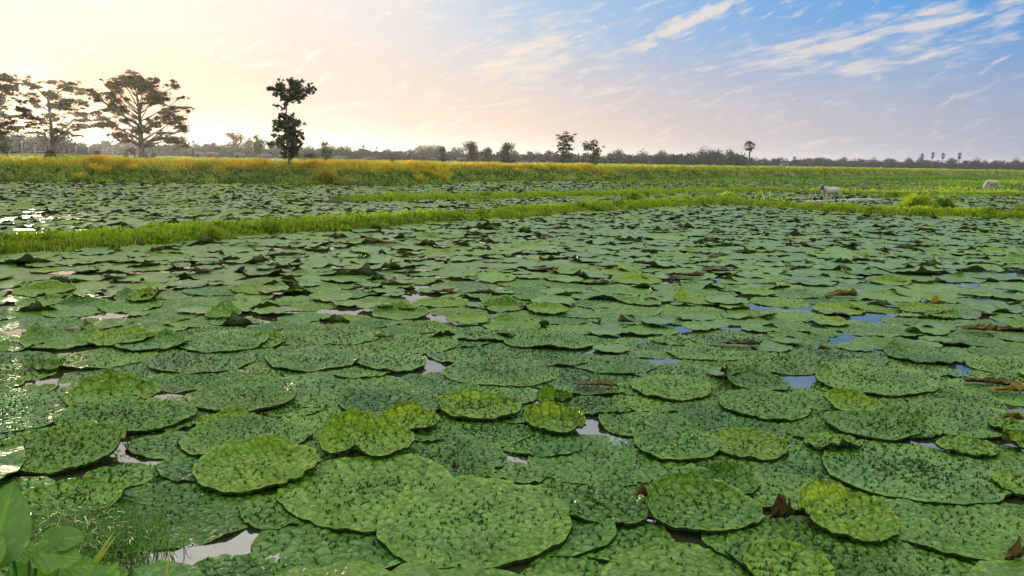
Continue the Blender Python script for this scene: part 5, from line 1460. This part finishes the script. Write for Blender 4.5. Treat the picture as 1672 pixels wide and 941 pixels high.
# ------------------------------------------------------------------ shore plants at the near corner
def broad_leaf(base, tip, width, stalk0, name, parent, lobes=0, seed=0, fold=0.15, heart=True, tone=0.4, droop=0.12):
    """one broad leaf blade from the stalk joint to the tip, with its stalk as a sub-part"""
    r = np.random.default_rng(seed)
    base, tip = np.asarray(base, float), np.asarray(tip, float)
    d = tip - base; L = np.linalg.norm(d); d /= L
    view = EYE - (base + tip) / 2; view /= np.linalg.norm(view)
    side = np.cross(d, view * 0.8 + np.array([0, 0, 0.6])); side /= np.linalg.norm(side); nrm = np.cross(side, d)
    if nrm[2] < 0: nrm = -nrm
    nu, nv = 26, 17
    t = np.linspace(-0.22 if heart else 0.0, 1, nu); s = np.linspace(-1, 1, nv)
    Tt, S = np.meshgrid(t, s, indexing='ij')
    if heart:
        w_ = np.where(Tt < 0.25, np.sqrt(np.clip(1 - ((Tt - 0.25) / 0.48) ** 2, 0, 1)), np.clip(1 - ((Tt - 0.25) / 0.77) ** 1.7, 0, 1))
    else:
        w_ = np.sin(np.pi * np.clip(Tt, 0, 1) ** 0.75) ** 0.8
    if lobes: w_ = w_ * (0.80 + 0.28 * np.abs(np.sin(np.pi * lobes * Tt + 0.6)))
    back = np.where((np.abs(S) < 0.25) & (Tt < 0), 1.0, 0.0)
    u = S * w_ * width / 2
    cup = fold * np.abs(S) ** 1.3 * w_ * width / 2
    wav = 0.035 * width * np.sin(Tt * 11 + S * 2 + seed) * np.abs(S) ** 2 + 0.012 * width * np.cos((Tt * 9 - np.abs(S) * 3.0) * 2 * math.pi * 0.55)
    Tt2 = np.where(back > 0, 0.02, Tt)
    V = base + d * (Tt2 * L)[..., None] + side * u[..., None] + nrm * (cup + wav - droop * L * np.clip(Tt2, 0, 1) ** 2)[..., None]
    Vf = V.reshape(-1, 3)
    i_, j_ = np.meshgrid(np.arange(nu - 1), np.arange(nv - 1), indexing='ij')
    Qd = np.stack([i_ * nv + j_, (i_ + 1) * nv + j_, (i_ + 1) * nv + j_ + 1, i_ * nv + j_ + 1], -1).reshape(-1, 4)
    C = np.zeros((len(Vf), 3))
    vein = (np.abs(S) < 0.07).ravel() * 0.7 + (np.abs(np.sin((Tt * 6 - np.abs(S) * 2.0) * math.pi)) < 0.16).ravel() * 0.45
    C[:, 0] = np.clip(tone + vein + 0.1 * snoise(Tt * 3, S * 3, seed, 2.0).ravel(), 0, 1)
    C[:, 1] = np.clip(0.6 * (np.abs(S) > 0.95).ravel() * (snoise(Tt * 6, S, seed + 1, 2.0).ravel() > 0.3), 0, 1)
    pl_ = np.asarray(parent.location)
    lf = mk(name, Vf - pl_, Qd, None, M_BROAD, C, parent)
    st = np.asarray(stalk0, float); mid = (st + base) / 2 + np.array([0, 0, 0.12 * np.linalg.norm(base - st)])
    q = np.linspace(0, 1, 9)[:, None]
    cur = (1 - q) ** 2 * st + 2 * q * (1 - q) * mid + q ** 2 * base
    MB().tube(cur - pl_, np.linspace(0.010, 0.005, 9), 7, (tone, 0, 0)).build('stalk', M_BROAD, lf)
    return lf


YB = 2.75
gr = at(-40, 985, YB); gr[2] = max(HD(gr[0], gr[1]), 0.02)
root = empty('taro_plant', gr)
broad_leaf(at(-12, 905, YB), at(22, 785, YB + 0.2), 0.215, gr, 'leaf', root, 0, 1, 0.10, True, 0.12, 0.02)
broad_leaf(at(-30, 920, YB - 0.1), at(-90, 850, YB), 0.20, gr, 'leaf', root, 0, 2, 0.12, True, 0.30, 0.05)
tag(root, 'taro plant with one tall upright heart-shaped leaf on the shore', 'plant')
for o in list(root.children): pass
g2 = at(40, 975, 2.9); g2[2] = max(HD(g2[0], g2[1]), 0.02)
root = empty('lobed_plant', g2)
for k, (a, b_, wd, lb, tn) in enumerate([((20, 905), (62, 893), 0.11, 3, 0.25), ((48, 905), (136, 908), 0.15, 3, 0.45), ((62, 888), (140, 872), 0.12, 2, 0.20), ((95, 930), (158, 922), 0.12, 3, 0.45), ((15, 925), (52, 955), 0.13, 2, 0.15), ((130, 945), (215, 950), 0.14, 2, 0.35), ((60, 930), (95, 965), 0.13, 3, 0.3)]):
    broad_leaf(at(*a, 2.9 + 0.05 * k), at(*b_, 2.95 + 0.05 * k), wd, g2, 'leaf', root, lb, 10 + k, 0.12, False, tn, 0.10)
tag(root, 'low plant with broad lobed bright green leaves beside the taro', 'plant')
g3 = at(190, 965, 3.15); g3[2] = max(HD(g3[0], g3[1]), 0.02)
root = empty('round_leaf_plant', g3)
broad_leaf(at(172, 945, 3.15), at(196, 930, 3.2), 0.06, g3, 'leaf', root, 0, 31, 0.1, False, 0.9, 0.1)
broad_leaf(at(176, 938, 3.15), at(194, 916, 3.2), 0.022, g3, 'leaf', root, 0, 32, 0.2, False, 0.7, 0.0)
tag(root, 'small plant with a pale round leaf at the bottom border', 'plant')


def reed(name, base_px, blades_px, Y, label, tone):
    g_ = at(*base_px, Y); g_[2] = max(HD(g_[0], g_[1]), 0.01)
    root = empty(name, g_)
    for (tx, ty, dy, wd) in blades_px:
        tip = at(tx, ty, Y + dy); q = np.linspace(0, 1, 8)[:, None]
        mid = (g_ + tip) / 2 + np.array([0, 0, 0.05])
        cur = (1 - q) ** 2 * g_ + 2 * q * (1 - q) * mid + q ** 2 * tip
        dv = tip - g_; side = np.cross(dv, EYE - g_); side /= np.linalg.norm(side)
        ww = wd * np.sin(np.pi * np.clip(0.12 + 0.88 * q[:, 0], 0, 1)) ** 0.7 / 2
        nn = np.cross(side, dv); nn /= np.linalg.norm(nn)
        V = np.stack([cur - side * ww[:, None], cur + nn * ww[:, None] * 0.4, cur + side * ww[:, None]], 1).reshape(-1, 3) - g_
        i_, j_ = np.meshgrid(np.arange(7), np.arange(2), indexing='ij')
        Qd = np.stack([i_ * 3 + j_, (i_ + 1) * 3 + j_, (i_ + 1) * 3 + j_ + 1, i_ * 3 + j_ + 1], -1).reshape(-1, 4)
        mk('blade', V, Qd, None, M_BROAD, np.tile(tone, (len(V), 1)), root)
    tag(root, label, 'grass plant')


reed('grass_plant', (100, 910), [(190, 864, 0.25, 0.016), (196, 868, 0.2, 0.014), (170, 890, 0.1, 0.012)], 3.2, 'grass plant with three long yellow blades leaning to the water', (1.0, 0.45, 0))
reed('grass_plant', (70, 885), [(98, 836, 0.1, 0.012), (98, 858, 0.1, 0.010), (55, 862, 0.0, 0.010), (44, 866, 0.0, 0.010)], 3.1, 'grass plant with upright thin green blades beside the taro leaf', (0.8, 0.15, 0))
reed('grass_plant', (268, 955), [(277, 905, 0.1, 0.012), (284, 925, 0.1, 0.008)], 3.4, 'single upright yellow-green grass blade at the bottom border', (0.9, 0.3, 0))
# matted fine grass on the shore
nb = 3400
bx = np.concatenate([RNG.normal(165, 48, nb // 2), RNG.normal(95, 45, nb - nb // 2)]); by = RNG.normal(886, 24, nb)
P = np.array([G(a, b_) for a, b_ in zip(np.clip(bx, 10, 300), np.clip(by, 848, 960))])
P[:, 2] = np.maximum(H(P[:, 0], P[:, 1]), 0.03)
V, T_, C = blades(P, RNG.uniform(0.03, 0.10, nb), RNG.uniform(0.003, 0.007, nb), RNG.uniform(0.6, 1.6, nb), np.stack([np.clip(RNG.normal(0.20, 0.22, nb), 0, 1), np.clip(RNG.normal(-0.12, 0.12, nb), 0, 0.7), np.zeros(nb)], 1), 61, 0.35)
tag(mk('grass', V, None, T_, M_BROAD, C, smooth=False), 'matted fine olive grass along the near shore beside the broad-leaved plants', 'grass', kind='stuff')

# ------------------------------------------------------------------ haze
hb = MB().box((-2450, -2450, -1.7), (2450, 2450, 30.0)).build('haze', None, None, False)
M_HAZE, n_ = newmat('haze_air')
pv_ = n_.n('ShaderNodeVolumePrincipled')
pv_.inputs['Color'].default_value = (0.80, 0.87, 1.0, 1); pv_.inputs['Density'].default_value = 0.00018; pv_.inputs['Anisotropy'].default_value = 0.66
oo_ = n_.n('ShaderNodeOutputMaterial'); n_.put(oo_.inputs['Volume'], pv_.outputs[0])
hb.data.materials.clear(); hb.data.materials.append(M_HAZE)
tag(hb, kind='stuff')
